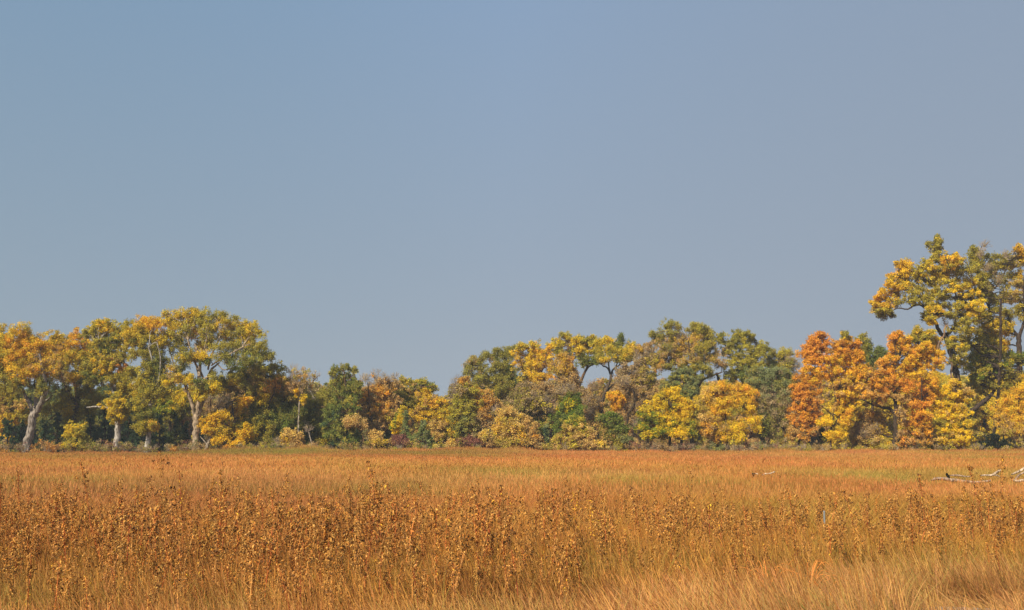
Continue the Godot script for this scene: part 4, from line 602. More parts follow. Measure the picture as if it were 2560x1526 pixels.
	tree("cottonwood", "cottonwood with dark upright limbs at the right border, beside the great one", "tree", cw, 124.0,
		"2540,1138,7.6 2543,1060,7.4 2546,980,7.2 2549,930,7 2549,895,6.8 2548,860,6.2 2546,836,5.6|2547,842,4.2 2540,832,3.6 2534,824,3 2526,800,2.2|2548,845,4.6 2555,825,4 2562,808,3.2 2572,770,2.4|2480,1137,4.6 2480,1080,4.2 2482,1000,3.8 2478,900,3.4 2472,830,3.2 2468,795,3 2466,760,2.4|2478,880,3.2 2486,800,3.2 2488,765,3.2 2491,740,3 2488,720,2.6 2492,690,1.8|2488,722,1.8 2510,680,1.4 2520,655,1|2446,670,1.2 2455,632,0.9 2466,606,0.6|2560,810,2.4 2550,740,1.8 2545,700,1.2",
		"2436,628,7,10,N 2444,640,9,8,NL 2432,645,7,8,N 2430,664,9,9,N 2450,658,9,9,NL 2470,642,11,8,N 2490,645,11,8,NL 2508,644,10,8,N 2524,650,10,9,NL 2462,668,12,9,NT,0.8 2486,666,14,10,NL,0.8 2510,668,13,10,NL 2536,664,12,10,LT 2545,622,8,7,GO 2556,630,10,9,G 2572,640,13,12,G 2550,645,11,8,GL 2562,660,13,9,LG 2478,688,13,10,NT,0.8 2502,690,13,10,N,0.8 2530,688,14,10,LP 2555,686,14,11,LG 2490,708,11,9,N,0.7 2515,712,12,9,LN 2540,712,14,11,LP 2566,712,13,13,LP 2520,732,13,9,LP 2546,738,14,11,LP 2570,740,13,13,LP 2506,745,8,9,N,0.6 2530,756,13,9,LP 2555,764,13,10,LN 2494,752,8,9,NL,0.7 2476,750,8,9,N,0.6 2515,775,12,9,LN 2540,782,13,9,NL 2562,792,12,9,NL 2498,780,11,8,NL 2480,778,9,8,NL 2520,792,11,7,NL 2475,800,12,8,LN 2494,804,13,7,LY 2512,808,12,7,Y 2530,812,9,6,LY 2462,815,11,8,LY 2482,820,14,8,Y 2504,822,14,8,YL 2522,826,10,7,Y 2470,834,13,8,LY 2492,838,14,7,YL 2512,840,12,7,Y 2450,838,12,9,NL 2452,856,14,9,NL 2478,852,14,9,NL 2500,855,13,7,YL 2514,862,10,7,YG 2462,872,14,9,NL 2488,872,14,9,NL 2505,876,8,6,Y 2440,880,13,9,NL 2465,888,16,9,NL 2492,890,14,9,N 2518,886,14,9,NV 2540,895,12,9,NV 2562,890,12,10,NV 2445,900,14,9,LN 2472,906,16,9,N 2500,908,16,9,NL 2526,908,14,9,NV 2552,914,14,9,NL 2440,918,13,8,LY 2466,924,16,9,LN 2494,926,16,9,NL 2522,928,16,9,NL 2548,934,14,9,NL 2438,940,13,9,NL 2464,944,16,9,NL 2492,946,16,8,LN 2520,948,14,8,LN 2548,952,14,9,NG 2440,960,13,9,NL 2466,962,14,8,N 2494,964,14,7,LN 2518,966,12,7,NL 2448,978,13,8,NL 2474,968,13,7,LN 2456,640,10,14,w 2462,612,9,12,w 2516,636,9,9,w 2475,670,13,16,w 2500,700,13,16,w 2445,680,14,12,NL 2455,705,14,12,NL 2448,725,14,11,LN 2462,738,14,12,N 2450,748,12,10,LN 2472,722,13,11,NT 2480,738,12,10,NL 2440,800,16,11,LY 2455,790,14,10,LN 2470,690,12,10,N 2420,900,14,11,NL 2425,930,14,11,LN 2432,955,13,10,N 2440,865,15,11,LN 2420,870,14,11,VN 2440,900,15,11,LV 2460,880,15,11,VN 2470,930,16,11,LV 2445,940,14,10,VL 2500,915,16,11,LV 2485,860,14,10,LY", "leaf", Color(0.34, 0.29, 0.25))
	tree("maple_tree", "orange gold maple at the right border in front of the upright limbs", "tree", mp, 118.0,
		"2550,1139,3 2548,1090,2.6 2546,1040,2 2548,990,1.3|2510,1139,2 2512,1095,1.6 2514,1050,1.1|2462,1138,1.2 2464,1100,1 2463,1060,0.8 2452,1030,0.5",
		"2556,968,12,8,G 2575,972,13,10,GO 2545,980,12,8,GO 2518,992,10,7,G 2530,998,13,8,GO 2556,994,13,8,G 2580,996,13,10,GO 2508,1006,12,7,GO 2534,1014,14,8,G 2560,1012,13,8,GO 2502,1024,13,8,GO 2524,1030,14,8,G 2550,1032,14,8,GO 2576,1028,13,9,G 2496,1040,11,7,GB 2515,1048,14,8,GB 2540,1050,14,8,GO 2565,1050,13,8,GB 2500,1060,13,7,BG 2525,1066,14,8,GB 2552,1068,14,8,GB 2510,1080,13,7,BL 2538,1084,14,7,BG 2565,1080,13,9,B 2545,1100,14,7,BT 2570,1102,13,8,BN 2452,1088,11,8,LT,0.4", "leaf", dark)
	tree("snag", "bone pale dead limb hooked over beside the great cottonwood's trunk", "dead tree", "dead trees", 120.5,
		"2384,1139,3 2384,1060,2.6 2384,985,2.4 2382,957,2.2 2378,930,2.2 2381,912,2 2376,903,1.8 2365,893,1.6 2350,880,1.3 2343,868,1.2|2350,880,1.6 2347,860,1.8 2354,850,2 2360,838,2.2 2361,825,2.4 2366,815,2.4 2372,822,1.6|2346,862,1.3 2343,880,1 2344,900,0.7", "2366,813,3,2,w,0.2", "leaf", Color(0.66, 0.56, 0.47))

func juniper(label: String, px: float, top: float, half: float, d: float, keys: String, group: String) -> void:
	# a dense cone of scale leaved sprays, ragged at the tips, down to the ground
	var lobes := ""; var y := top; var foot := 1096.0 + 1.9 * FOCAL / d - 4.0
	while y < foot:
		var t := (y - top) / (foot - top); var w := half * (0.16 + 0.95 * pow(t, 0.75) - 0.12 * t)
		var n := maxi(1, int(w / 8.0))
		for k in n:
			var x := px + (0.0 if n == 1 else lerpf(-w * 0.72, w * 0.72, k / (n - 1.0))) + rng.randf_range(-2.5, 2.5)
			lobes += "%.1f,%.1f,%.1f,%.1f,%s,1.3 " % [x, y + rng.randf_range(-3, 3), clampf(w * 0.5, 4.0, 9.5), 6.5, keys]
		y += 9.0
	tree("juniper", label, "juniper", group, d, "%f,1140,2.4 %f,%f,2 %f,%f,0.6" % [px, px, (top + foot) * 0.5, px, top + 6.0], lobes, "needle", Color(0.36, 0.3, 0.25), 0.72)


# ---------------------------------------------------------------- the meadow
func blade(h: Heap, p: Vector3, tip: Vector3, sag: float, w: float, c: Color, segs: int) -> void:
	# one grass blade: a ribbon that bends from its foot to its tip
	var f := h.v.size(); var s := (tip - p).cross(any_dir()).normalized() * w * 0.5
	for k in segs:
		var t := float(k) / segs; var q := p.lerp(tip, t) + Vector3(0, sag * t * (1.0 - t), 0)
		var ww := 1.0 - 0.55 * t
		h.v.append(q - s * ww); h.v.append(q + s * ww); h.c.append(c); h.c.append(c)
	h.v.append(tip); h.c.append(c)
	for k in segs - 1:
		var a := f + 2 * k
		h.i.append_array([a, a + 1, a + 2, a + 1, a + 3, a + 2])
	var z := f + 2 * (segs - 1)
	h.i.append_array([z, z + 1, z + 2])

func tuft(count: int, wide: float, w: float, segs: int, lean: float, heads: bool) -> ArrayMesh:
	# a tuft about 1 high; its foot is a little darker and greener in colour than the cured tips of other tufts
	var h := Heap.new()
	for k in count:
		var a := rng.randf() * TAU; var p := Vector3(cos(a), 0, sin(a)) * wide * sqrt(rng.randf())
		var hh := rng.randf_range(0.5, 1.0); var spread := rng.randf_range(0.03, 0.30) * hh
		var b := rng.randf() * TAU
		var tip := p + Vector3(cos(b) * spread - lean * hh * rng.randf_range(0.5, 1.3), hh, sin(b) * spread)
		var t := rng.randf_range(0.6, 1.25)
		var c := Color(t, t * rng.randf_range(0.86, 1.1), t * rng.randf_range(0.7, 1.2))
		if rng.randf() < 0.12: c = Color(t * 0.58, t * 0.80, t * 0.6)      # still green
		elif rng.randf() < 0.10: c = Color(t * 0.55, t * 0.42, t * 0.40)   # rusty
		blade(h, p, tip, hh * 0.35, w * rng.randf_range(0.7, 1.3), c, segs)
		if heads and k % 4 == 0:   # a seed head
			var e := (tip - p).normalized()
			blade(h, p.lerp(tip, 0.85) + Vector3(0, 0.05, 0) * hh, tip + e * 0.08, 0.02, w * 1.7, c * Color(0.9, 0.82, 0.75), 2)
	return h.done(false)

func bump(x: float, z: float, cx: float, cz: float, rx: float, rz: float) -> float:
	var u := (x - cx) / rx; var v := (z - cz) / rz
	return exp(-u * u - v * v)

func grass_colour(x: float, z: float) -> Color:
	# linear colour of the sward: foxy orange, tan, gold and patches that are still olive
	var d := -z; var u := x / d * FOCAL + 1280.0
	var n := tone_wide.get_noise_2d(x * 0.9, z * 0.55) * 1.6; var m := tone_wide.get_noise_2d(x * 2.2 + 400.0, z * 1.4) * 1.6; var f := tone_fine.get_noise_2d(x, z)
	var c := Color(0.84, 0.59, 0.31)
	c = c.lerp(Color(0.80, 0.51, 0.28), clampf(n, 0.0, 0.5))
	c = c.lerp(Color(0.87, 0.66, 0.37), clampf(-n * 1.2, 0.0, 0.85))
	c = c.lerp(Color(0.68, 0.58, 0.27), clampf(m * 1.2 - 0.12, 0.0, 0.75))
	c = c.lerp(Color(0.76, 0.50, 0.32), clampf(-m - 0.3, 0.0, 0.6))
	var streak := tone_wide.get_noise_2d(x * 0.9 + 70.0, z * 4.2) * 1.5
	c = c.lerp(Color(0.88, 0.71, 0.41), clampf(streak * 1.3, 0.0, 0.4)).lerp(Color(0.63, 0.55, 0.26), clampf(-streak * 1.3 - 0.1, 0.0, 0.5))
	# patches seen in the meadow
	c = c.lerp(Color(0.58, 0.55, 0.24), 0.75 * maxf(bump(x, z, -25, -104, 12, 9), bump(x, z, -7, -100, 8, 7)))
	c = c.lerp(Color(0.68, 0.55, 0.27), 0.6 * bump(x, z, 0, -98, 14, 8))
	c = c.lerp(Color(0.89, 0.60, 0.36), 0.7 * bump(x, z, 9, -96, 9, 20))
	c = c.lerp(Color(0.89, 0.64, 0.35), 0.6 * smoothstep(48.0, 56.0, d) * (1.0 - smoothstep(72.0, 84.0, d)))
	c = c.lerp(Color(0.60, 0.55, 0.25), 0.25 * maxf(bump(x, z, -3, -44, 6, 4), maxf(bump(x, z, 16, -45, 7, 3), bump(x, z, 9.5, -43, 3, 2.5))))
	c = c.lerp(Color(0.70, 0.52, 0.30), 0.7 * bump(x, z, -9, -33, 9, 7))
	c = c.lerp(Color(0.76, 0.61, 0.29), 0.6 * bump(x, z, 8, -26, 6, 5))
	if d < 24.0:
		var near := clampf((front_edge(u) + 0.9 - d) / 1.4, 0.0, 1.0)    # pale windblown grass before the weeds
		c = c.lerp(Color(0.88, 0.65, 0.33), 0.6 * smoothstep(24.0, 18.0, d)).lerp(Color(0.89, 0.69, 0.44), near * 0.85)
		var mat := tone_wide.get_noise_2d(x * 16.0, z * 16.0)   # matted, half green and rusty places
		c = c.lerp(Color(0.62, 0.42, 0.24), clampf(mat * 1.8 - 0.2, 0.0, 0.6)).lerp(Color(0.60, 0.56, 0.28), clampf(-mat * 1.8 - 0.3, 0.0, 0.3))
		c = c.lerp(Color(0.50, 0.52, 0.24), 0.35 * bump(x, z, -5.2, -10.8, 1.6, 1.0))
	var t := 1.0 + f * 0.22
	return lin(c) * Color(t, t * (1.0 + 0.08 * m), t)

func front_edge(u: float) -> float:
	# distance of the near edge of the weeds, by direction: they come nearer towards the left
	if u < 900.0: return 9.8
	if u < 1500.0: return lerpf(9.8, 11.4, (u - 900.0) / 600.0)
	return lerpf(11.4, 14.0, clampf((u - 1500.0) / 900.0, 0.0, 1.0))

func grasses() -> void:
	var root := Node3D.new(); root.name = "meadow_grass"; add_child(root); root.set_meta("kind", "stuff"); root.set_meta("category", "grass")
	root.set_meta("label", "tall cured orange and tan grass covering the whole meadow")
	# rings: from, to, tufts per square metre, blades, tuft radius, blade width, pieces of a blade
	for ring in [[8.2, 15.0, 85.0, 20, 0.19, 0.0055, 3], [15.0, 26.0, 48.0, 20, 0.22, 0.0075, 3], [26.0, 48.0, 22.0, 22, 0.28, 0.012, 2], [48.0, 117.5, 10.0, 26, 0.42, 0.021, 2]]:
		for v in 3:
			var mesh := tuft(ring[3], ring[4], ring[5], ring[6], 0.16 if v != 2 else 0.38, v == 1)
			var rows := PackedFloat32Array()
			var d: float = ring[0]
			while d < ring[1]:
				var step := 0.22 if d < 26 else 0.5
				var half := d * 0.52 + 2.0
				var n := int(ring[2] / 3.0 * half * 2.0 * step)
				for k in n:
					var x := rng.randf_range(-half, half); var z := -(d + rng.randf() * step)
					put_tuft(rows, x, z, -z)
				d += step
			many("grass", mesh, grass_mat, rows, root)

func put_tuft(rows: PackedFloat32Array, x: float, z: float, d: float) -> void:
	var u := x / d * FOCAL + 1280.0
	var hgt := rng.randf_range(0.52, 0.74) * (1.0 + 0.25 * tone_wide.get_noise_2d(x * 3.0, z * 3.0))
	if d < 20.0: hgt *= 1.08
	if d < front_edge(u) + 0.4: hgt *= 0.82
	if d > 96.0: hgt *= lerpf(1.0, (0.74 if u < 480.0 else 1.12) + 0.7 * tone_wide.get_noise_2d(x * 6.0, z * 3.0), (d - 96.0) / 21.0) * (1.0 + 0.45 * maxf(bump(x, z, -22, -108, 9, 8), bump(x, z, -4, -108, 6, 8)))
	# trodden hollows where the logs and sticks lie
	var low := maxf(bump(x, z, 18.2, -41.0, 4.5, 3.2), bump(x, z, 9.9, -44.0, 2.0, 3.0))
	low = maxf(low, 0.8 * bump(x, z, -4.0, -44.0, 7.0, 2.0))
	hgt *= 1.0 - 0.62 * low
	if u > 2240.0 and d < 12.7:   # the gravel's edge
		if rng.randf() < 0.5: return
		hgt *= 0.6
	var b := Basis(Vector3.UP, rng.randf_range(-0.7, 0.7) + (PI if rng.randf() < (0.12 if d < 16.0 else 0.35) else 0.0)) * Basis.from_scale(Vector3(rng.randf_range(0.8, 1.2), hgt, rng.randf_range(0.8, 1.2)))
	var wind := 0.04
	if d < front_edge(u) + 0.6 and u > 800.0: wind = clampf(0.30 + 0.45 * tone_wide.get_noise_2d(x * 9.0, z * 9.0), -0.05, 0.7)   # laid over to the left
	row(rows, Basis(Vector3.BACK, wind) * b, Vector3(x, height_at(x, z) - 0.02, z), grass_colour(x, z))


# ---------------------------------------------------------------- tall weeds
const STEM := [Color(0.76, 0.44, 0.24), Color(0.82, 0.55, 0.28), Color(0.66, 0.34, 0.21), Color(0.80, 0.60, 0.34)]
const DEAD := [Color(0.55, 0.39, 0.20), Color(0.69, 0.49, 0.24), Color(0.75, 0.55, 0.27), Color(0.80, 0.61, 0.33), Color(0.43, 0.31, 0.19), Color(0.73, 0.49, 0.22)]

func curled_leaf(h: Heap, p: Vector3, out: Vector3, length: float, width: float, c: Color) -> void:
	# a withered leaf: it leaves the stem, arches over and hangs; three pieces
	var s := out.cross(Vector3.UP).normalized().rotated(out.normalized(), rng.randf_range(-0.9, 0.9)) * width * 0.5
	var a := p + out * length * 0.4 + Vector3(0, 0.12, 0) * length; var b := p + out * length * 0.75 + Vector3(0, -0.12, 0) * length
	var e := p + out * length * rng.randf_range(0.7, 1.0) + Vector3(0, rng.randf_range(-0.7, -0.2), 0) * length
	var f := h.v.size()
	h.v.append_array([p, a - s, a + s, b - s * 0.85, b + s * 0.85, e])
	for k in 6: h.c.append(c)
	h.i.append_array([f, f + 1, f + 2, f + 1, f + 3, f + 2, f + 2, f + 3, f + 4, f + 3, f + 5, f + 4])

func seed_head(h: Heap, p: Vector3, r: float, c: Color) -> void:
	var f := h.v.size(); var b := any_turn(r)
	for q in [Vector3(1, 0, 0), Vector3(-1, 0, 0), Vector3(0, 1.2, 0), Vector3(0, -1.2, 0), Vector3(0, 0, 1), Vector3(0, 0, -1)]:
		h.v.append(p + b * q); h.c.append(c)
	for t in [[0, 2, 4], [2, 1, 4], [1, 3, 4], [3, 0, 4], [2, 0, 5], [1, 2, 5], [3, 1, 5], [0, 3, 5]]:
		for k in t: h.i.append(f + k)

# A withered sunflower or goldenrod, in metres: [stem, leaves, seed heads] each a Heap. golden: share of leaves still yellow
func weed(height: float, leaves: int, golden: float, wide: float, heads: int) -> Array:
	var stem := Heap.new(); var foliage := Heap.new(); var tops := Heap.new()
	var sc := lin(STEM[rng.randi() % STEM.size()]); var lean := any_dir() * 0.10; lean.y = 0; lean.x -= 0.05
	var top := Vector3(0, height, 0) + lean * height * 1.2
	var pts := []; var rad := []
	for k in 6:
		var t := k / 5.0
		pts.append(Vector3(lean.x * t * t * height * 1.2, height * t, lean.z * t * t * height * 1.2) + (any_dir() * 0.008 if k else Vector3.ZERO)); rad.append(lerpf(0.0075, 0.003, t))
	tube(stem, pts, rad, 4, sc)
	var tips := [top]
	for k in int(height * 6.0) + 1:
		var t := rng.randf_range(0.5, 0.95); var p := Vector3(lean.x * t * t * height * 1.2, height * t, lean.z * t * t * height * 1.2)
		var o := any_dir(); o.y = absf(o.y) + 0.75; o = o.normalized()
		var e := p + o * rng.randf_range(0.10, 0.30) * wide * (1.25 - t)
		stick(stem, p, e, 0.003, sc); tips.append(e)
	for k in leaves:
		var t := 1.0 - pow(rng.randf(), 1.25) * 0.66
		var p := Vector3(lean.x * t * t * height * 1.2, height * t, lean.z * t * t * height * 1.2)
		if rng.randf() < 0.5: p = p.lerp(tips[rng.randi() % tips.size()], rng.randf_range(0.2, 1.0)) if t > 0.5 else p
		var a := rng.randf() * TAU; var out := Vector3(cos(a), rng.randf_range(-0.3, 0.5), sin(a)).normalized()
		var c: Color = lin(DEAD[rng.randi() % DEAD.size()]) * rng.randf_range(0.8, 1.2)
		if rng.randf() < golden: c = lin(Color(0.92, 0.72, 0.22)) * rng.randf_range(0.8, 1.1)
		var big := 1.08 if wide > 1.05 else 1.0
		curled_leaf(foliage, p, out, rng.randf_range(0.024, 0.054) * big, rng.randf_range(0.008, 0.017) * big, c)
	for k in heads:
		var tip: Vector3 = tips[rng.randi() % tips.size()]
		seed_head(tops, tip + any_dir() * 0.02, rng.randf_range(0.009, 0.017), lin(DEAD[[0, 4, 5][rng.randi() % 3]]))
	return [stem, foliage, tops]

func joined(parts: Array) -> ArrayMesh:
	var h := Heap.new()
	for p in parts:
		var f := h.v.size(); h.v.append_array(p.v); h.c.append_array(p.c)
		for k in p.i: h.i.append(k + f)
	return h.done(false)

func weed_thing(label: String, px: float, d: float, height: float, leaves: int, golden: float, wide: float, heads: int, called := "dry_weed", group := "tall dry weeds") -> Node3D:
	var x := across(px, d)
	var t := thing(called, label, "weed", Vector3(x, height_at(x, -d) - 0.02, -d), group)
	var w := weed(height, int(leaves * 1.5), golden, wide, heads)
	part("stem", w[0].done(false), weed_mat, t)
	part("foliage", w[1].done(false), weed_mat, t)
	if heads: part("seed_heads", w[2].done(false), weed_mat, t)
	return t

func weeds() -> void:
	var root := Node3D.new(); root.name = "dry_weeds"; add_child(root); root.set_meta("kind", "stuff"); root.set_meta("category", "weeds")
	root.set_meta("label", "dense band of withered brown leafy weeds across the near meadow")
	for v in 8:
		var mesh := joined(weed(1.0, 104, [0.0, 0.01, 0.03, 0.0, 0.0, 0.0, 0.0, 0.01][v], 1.0, 12))
		var rows := PackedFloat32Array(); var d := 9.0
		while d < 25.0:
			var half := d * 0.52 + 1.5
			for k in int(2.3 * half * 2.0 * 0.25):
				var x := rng.randf_range(-half, half); var z := -(d + rng.randf() * 0.25); var u := x / -z * FOCAL + 1280.0
				var n := tone_wide.get_noise_2d(x * 20.0 + 90.0, z * 14.0) * 1.3 + 0.5 * tone_wide.get_noise_2d(x * 5.0, z * 4.0)
				var back := 16.6 + 3.0 * n; var dist := -z
				if dist < front_edge(u) + 1.2 * n or dist > back + 8.0: continue
				if dist > back and rng.randf() > 0.6 * exp(-(dist - back) / 2.4): continue
				if n < -0.35 and rng.randf() < 0.5: continue
				var s := rng.randf_range(0.66, 1.06) * (1.0 + 0.20 * n)
				if dist < front_edge(u) + 1.5: s *= 0.88
				if u > 1500.0 and u < 2250.0: s *= 0.90
				if absf(u - 2061.0) < 22.0 and dist < 16.8: s = clampf(1.88 - 206.0 * dist / FOCAL, 0.3, 1.0)   # the stake's tip shows above these
				var t := rng.randf_range(0.8, 1.2)
				row(rows, Basis(Vector3.UP, rng.randf() * TAU) * Basis.from_scale(Vector3(s, s, s)), Vector3(x, height_at(x, z) - 0.02, z), Color(t, t * rng.randf_range(0.92, 1.06), t * rng.randf_range(0.9, 1.05)))
			d += 0.25
		for k in 3:   # the ones close before the stake
			var q := across(2061.0 + (k - 1) * 5.0 + v * 0.6 - 2.0, 16.1 + 0.08 * v)
			row(rows, Basis(Vector3.UP, v + k * 2.1) * Basis.from_scale(Vector3(0.62, 0.66, 0.62)), Vector3(q, height_at(q, -16.3) - 0.02, -16.1 - 0.08 * v), Color.WHITE)
		many("weed", mesh, weed_mat, rows, root)
	# those that stand out
	var ws := [
		["tallest dry weed in the meadow, reddish stem with a crown of dark seed heads", 430, 15.5, 1.66, 80, 0.02, 1.9, 60],
		["yellowish weed bowing right beside the tallest dry weed", 470, 15.8, 1.42, 26, 0.55, 1.2, 6],
		["tall red stemmed weed with sparse dark heads left of the tallest one", 252, 15.0, 1.54, 40, 0.04, 1.6, 34],
		["dark dense weed with a pointed top between the two tall red stemmed ones", 345, 14.2, 1.25, 80, 0.03, 1.4, 24],
		["slim pale stalk rising straight among weeds at the far left", 88, 15.0, 1.36, 14, 0.1, 0.6, 6],
		["bushy dark weed at the far left edge of the weed band", 20, 14.0, 1.30, 70, 0.02, 1.5, 30],
		["tall leafy weed with a nodding olive top left of centre", 955, 16.0, 1.52, 70, 0.10, 1.6, 40],
		["weed with scattered golden leaves just right of the nodding olive topped one", 1005, 14.6, 1.28, 60, 0.18, 1.3, 18],
		["twiggy dark weed standing midway between the two tall groups on the left", 560, 16.4, 1.38, 70, 0.03, 1.5, 40],
		["dark topped weed behind the weed band left of the nodding one", 720, 17.0, 1.30, 60, 0.02, 1.4, 30],
		["broad dark brown weed, the densest near the middle of the band", 1240, 14.6, 1.26, 95, 0.04, 1.6, 36],
		["twiggy weed with black heads left of the yellow leaved pair", 1385, 15.0, 1.20, 70, 0.03, 1.4, 36],
		["bright yellow leaved weed, the left one of the yellow pair", 1448, 14.8, 1.22, 50, 0.75, 1.2, 4],
		["bright yellow leaved weed leaning left, the right one of the yellow pair", 1480, 14.4, 1.10, 44, 0.65, 1.2, 4],
		["dark weed with a ragged top right of the yellow leaved pair", 1600, 15.8, 1.18, 70, 0.05, 1.4, 26],
		["small weed with a few yellow leaves before the right middle of the band", 1765, 14.6, 1.04, 50, 0.3, 1.2, 8],
		["sparse weed with dark heads standing above the band right of the middle", 1735, 17.8, 1.34, 34, 0.02, 1.5, 30],
		["tall dark weed right of the blue grey stake", 2130, 16.6, 1.12, 80, 0.02, 1.4, 30],
		["dense dark weed with a forked top beyond the blue grey stake", 2300, 17.6, 1.32, 80, 0.02, 1.5, 36],
		["bushiest tall weed at the right, its dark heads before the fallen logs", 2490, 18.0, 1.58, 120, 0.03, 2.0, 70],
		["tall weed with rusty leaves just left of the bushiest one on the right", 2440, 18.4, 1.44, 80, 0.02, 1.6, 40],
		["weed holding large yellow leaves at the right border", 2556, 17.0, 1.40, 60, 0.5, 1.5, 8]]
	for w in ws: weed_thing(w[0], w[1], w[2], w[3], w[4], w[5], w[6], w[7])
	# dead stalks that stick out of the grass farther off
	var far := [["lone dark dead stalk in the grass left of the tallest weed", 213, 30.0, 1.05], ["dark dead stalk among pale grass straight before the golden yellow tree", 1128, 47.0, 1.1], ["thin dead stalk right of the one before the golden yellow tree", 1162, 46.0, 1.0], ["forked dead stalk in the olive strip of the middle meadow", 1072, 45.0, 1.05],
		["upright single dead stalk, tallest in the middle meadow", 1291, 44.0, 1.3], ["dark bushy dead weed before the lemon green cottonwood", 1452, 44.5, 0.95], ["dark dead weed right of the bushy one in the middle meadow", 1468, 44.0, 0.85], ["clump of dark dead stalks in line with the bright lemon maple", 1708, 46.0, 1.15], ["thin dead stalk right of the dark clump in the middle meadow", 1768, 45.0, 1.0],
		["branched dead stalk between the small stick and the long log", 2062, 42.0, 1.25], ["thin dead stalk right of the branched one before the long log", 2094, 41.0, 1.1], ["dead stalk with a dark brush head left of the long log", 2232, 41.0, 1.2], ["low dark dead weed in the middle meadow, right of the upright stalk", 1385, 43.0, 0.8], ["short dead stalk at the left in the far grass", 98, 47.0, 1.0]]
	for w in far: weed_thing(w[0], w[1], w[2], w[3], 30, 0.0, 1.3, 16, "dead_stalk", "dead stalks in the middle meadow")


# ---------------------------------------------------------------- logs, stake, gravel, curled grass
func log_piece(pts: Array, d: float) -> Array:
	# photograph points «x, y, radius» at a distance, each lying where it is seen
	var p := []; var r := []
	for q in pts: p.append(at(q[0], q[1], d + (q[3] if q.size() > 3 else 0.0))); r.append(q[2] * d / FOCAL)
	return bent(p, r, 0.12)

func fallen(called: String, label: String, d: float, pieces: Array, tones: Array) -> void:
	var first: Vector3 = at(pieces[0][0][0], pieces[0][0][1], d); first.y = height_at(first.x, first.z)
	var t := thing(called, label, "log", first, "grey fallen wood in the meadow")
	for k in pieces.size():
		var s := log_piece(pieces[k], d); var h := Heap.new()
		for m in s[0].size(): s[0][m] -= first
		tube(h, s[0], s[1], 9, lin(tones[k]), 0.08)
		part("trunk" if k == 0 else "branch", h.done(true), bark_mat, t)

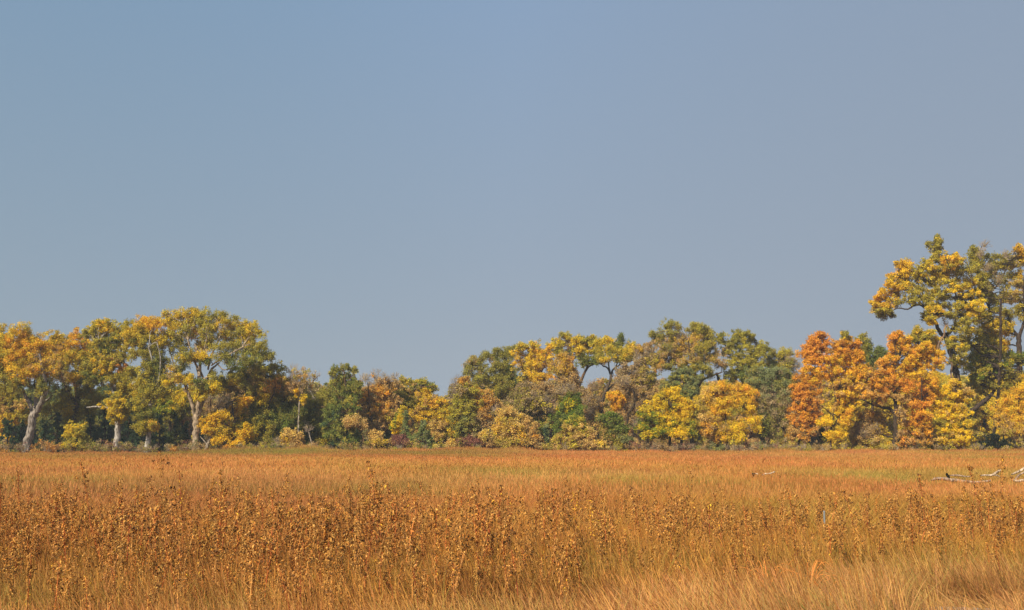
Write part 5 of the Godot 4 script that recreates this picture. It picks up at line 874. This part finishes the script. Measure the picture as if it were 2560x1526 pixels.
func logs_and_posts() -> void:
	var grey := Color(0.76, 0.66, 0.58); var pale := Color(0.88, 0.79, 0.69); var black := Color(0.22, 0.19, 0.12)
	fallen("fallen_log", "long grey fallen log lying low in the grass with a black knot upright on it", 41.0, [[[2328, 1202, 2.0], [2342, 1197, 3.6], [2362, 1198, 4.2], [2378, 1201, 4.6], [2402, 1203, 4.2], [2430, 1206, 3.2], [2452, 1206, 3.0], [2478, 1202, 2.4]], [[2376, 1200, 2.2], [2372, 1193, 3.2], [2368, 1187, 3.6], [2367, 1184, 1.6]]], [grey, black])
	fallen("fallen_branch", "half hidden bleached branch lying behind the long log's black knot", 43.0, [[[2374, 1190, 1.4], [2390, 1189, 2.4], [2402, 1190, 2.2], [2414, 1192, 1.6], [2428, 1192, 1.4]]], [grey])
	fallen("fallen_branch", "pale stub of a branch pointing up to the right behind the long log", 42.0, [[[2452, 1190, 1.6], [2464, 1189, 2.2], [2478, 1189, 2.8], [2488, 1185, 3.0], [2497, 1179, 3.0], [2503, 1176, 2.6]], [[2482, 1188, 2.0], [2492, 1189, 1.8], [2502, 1193, 1.2]]], [pale, pale])
	fallen("fallen_log", "bleached log sloping up out of the grass at the right border", 42.0, [[[2529, 1187, 1.6], [2540, 1183, 2.8], [2552, 1177, 3.2], [2566, 1169, 3.4], [2590, 1156, 3.2]]], [pale])
	fallen("fallen_log", "forked grey log below the sloping one at the right border", 40.5, [[[2530, 1201, 2.2], [2545, 1203, 3.4], [2560, 1202, 3.8], [2590, 1204, 3.8]], [[2540, 1199, 2.6], [2547, 1190, 2.8], [2556, 1184, 2.4], [2566, 1180, 2.0]]], [pale, grey])
	fallen("fallen_stick", "short bleached stick alone in the grass in front of the golden orange maple", 44.0, [[[1906, 1189, 1.4], [1911, 1186, 2.4], [1918, 1185, 1.8], [1927, 1184, 1.6], [1935, 1181, 1.9], [1937, 1179, 1.2]]], [pale])
	# the round dark end of a small log left of that stick
	fallen("log_stump", "round black log end with a pale sliver of bark left of the short bleached stick", 44.5, [[[1884, 1187, 4.2, 0.4], [1884, 1187, 4.4, 0.0], [1884, 1187, 3.0, -0.25]], [[1887, 1185, 1.0], [1892, 1185, 1.5], [1897, 1187, 0.8]]], [black, pale])
	# the stake
	var d := 16.8; var p := at(2061, 1281, d); var s := thing("marker_stake", "thin blue grey metal stake sticking out of the weeds", "stake", Vector3(p.x, height_at(p.x, p.z), p.z))
	var metal := StandardMaterial3D.new(); metal.resource_name = "galvanised"; metal.albedo_color = Color(0.52, 0.54, 0.54); metal.roughness = 0.7; metal.metallic = 0.15
	var q := CylinderMesh.new(); q.top_radius = 0.014; q.bottom_radius = 0.014; q.height = p.y - s.position.y + 0.1; q.radial_segments = 10
	var rod := part("rod", q, metal, s); rod.position.y = q.height * 0.5 - 0.1
	var cap := CylinderMesh.new(); cap.top_radius = 0.012; cap.bottom_radius = 0.017; cap.height = 0.02; cap.radial_segments = 10
	var top := part("cap", cap, metal, s); top.position.y = q.height - 0.09
	# arching tufts of curled orange grass in the pale grass
	for c in [[1905, 12.4, 0.50, "arching curl of orange dry grass, the left of the two in the pale foreground grass"], [2002, 12.2, 0.54, "larger arching clump of orange dry grass, the right of the two in the pale foreground"], [2052, 11.9, 0.36, "upright stubby orange grass clump right of the arching curls"]]:
		var x := across(c[0], c[1]); var t := thing("curled_grass", c[3], "grass clump", Vector3(x, height_at(x, -c[1]), -c[1]), "curled orange grass")
		for k in 20:
			var h := Heap.new(); var a := rng.randf() * TAU; var o := Vector3(cos(a), 0, sin(a) * 0.6); var pts := []; var rad := []
			var up := rng.randf_range(0.75, 1.15) * float(c[2]); var out := rng.randf_range(0.12, 0.42) * (1.0 if c[1] > 12.0 else 0.4)
			for m in 8:
				var f := m / 7.0; pts.append(o * (0.05 + out * f * f) + Vector3(0, up * (1.7 * f - 0.85 * f * f * f), 0)); rad.append(lerpf(0.006, 0.002, f))
			var tone := rng.randf_range(0.85, 1.1)
			tube(h, pts, rad, 4, lin(Color(0.93 * tone, 0.60 * tone, 0.30 * tone)), 0.05)
			part("blade", h.done(true), weed_mat, t)
	# the gravel at the lower right, seen between the last stems
	var g := Heap.new()
	for k in 9:
		var u := k / 8.0; var x := lerpf(4.2, 9.0, u); var edge := 12.55 + 0.12 * sin(k * 2.3) - (0.4 if k == 0 else 0.0)
		for e in [7.5, edge]:
			g.v.append(Vector3(x, height_at(x, -e) + 0.012, -e)); g.n.append(Vector3.UP); g.c.append(Color.WHITE)
	for k in 8: g.i.append_array([2 * k, 2 * k + 1, 2 * k + 2, 2 * k + 2, 2 * k + 1, 2 * k + 3])
	var gm := StandardMaterial3D.new(); gm.resource_name = "gravel"; gm.roughness = 1.0; gm.uv1_triplanar = true; gm.uv1_world_triplanar = true; gm.uv1_scale = Vector3(1.6, 1.6, 1.6)
	gm.albedo_texture = noise_tex(0.12, [Color(0.36, 0.37, 0.40), Color(0.56, 0.56, 0.58), Color(0.72, 0.70, 0.68)], 256, 17)
	part("gravel_path", g.done(true), gm, self).set_meta("kind", "structure")
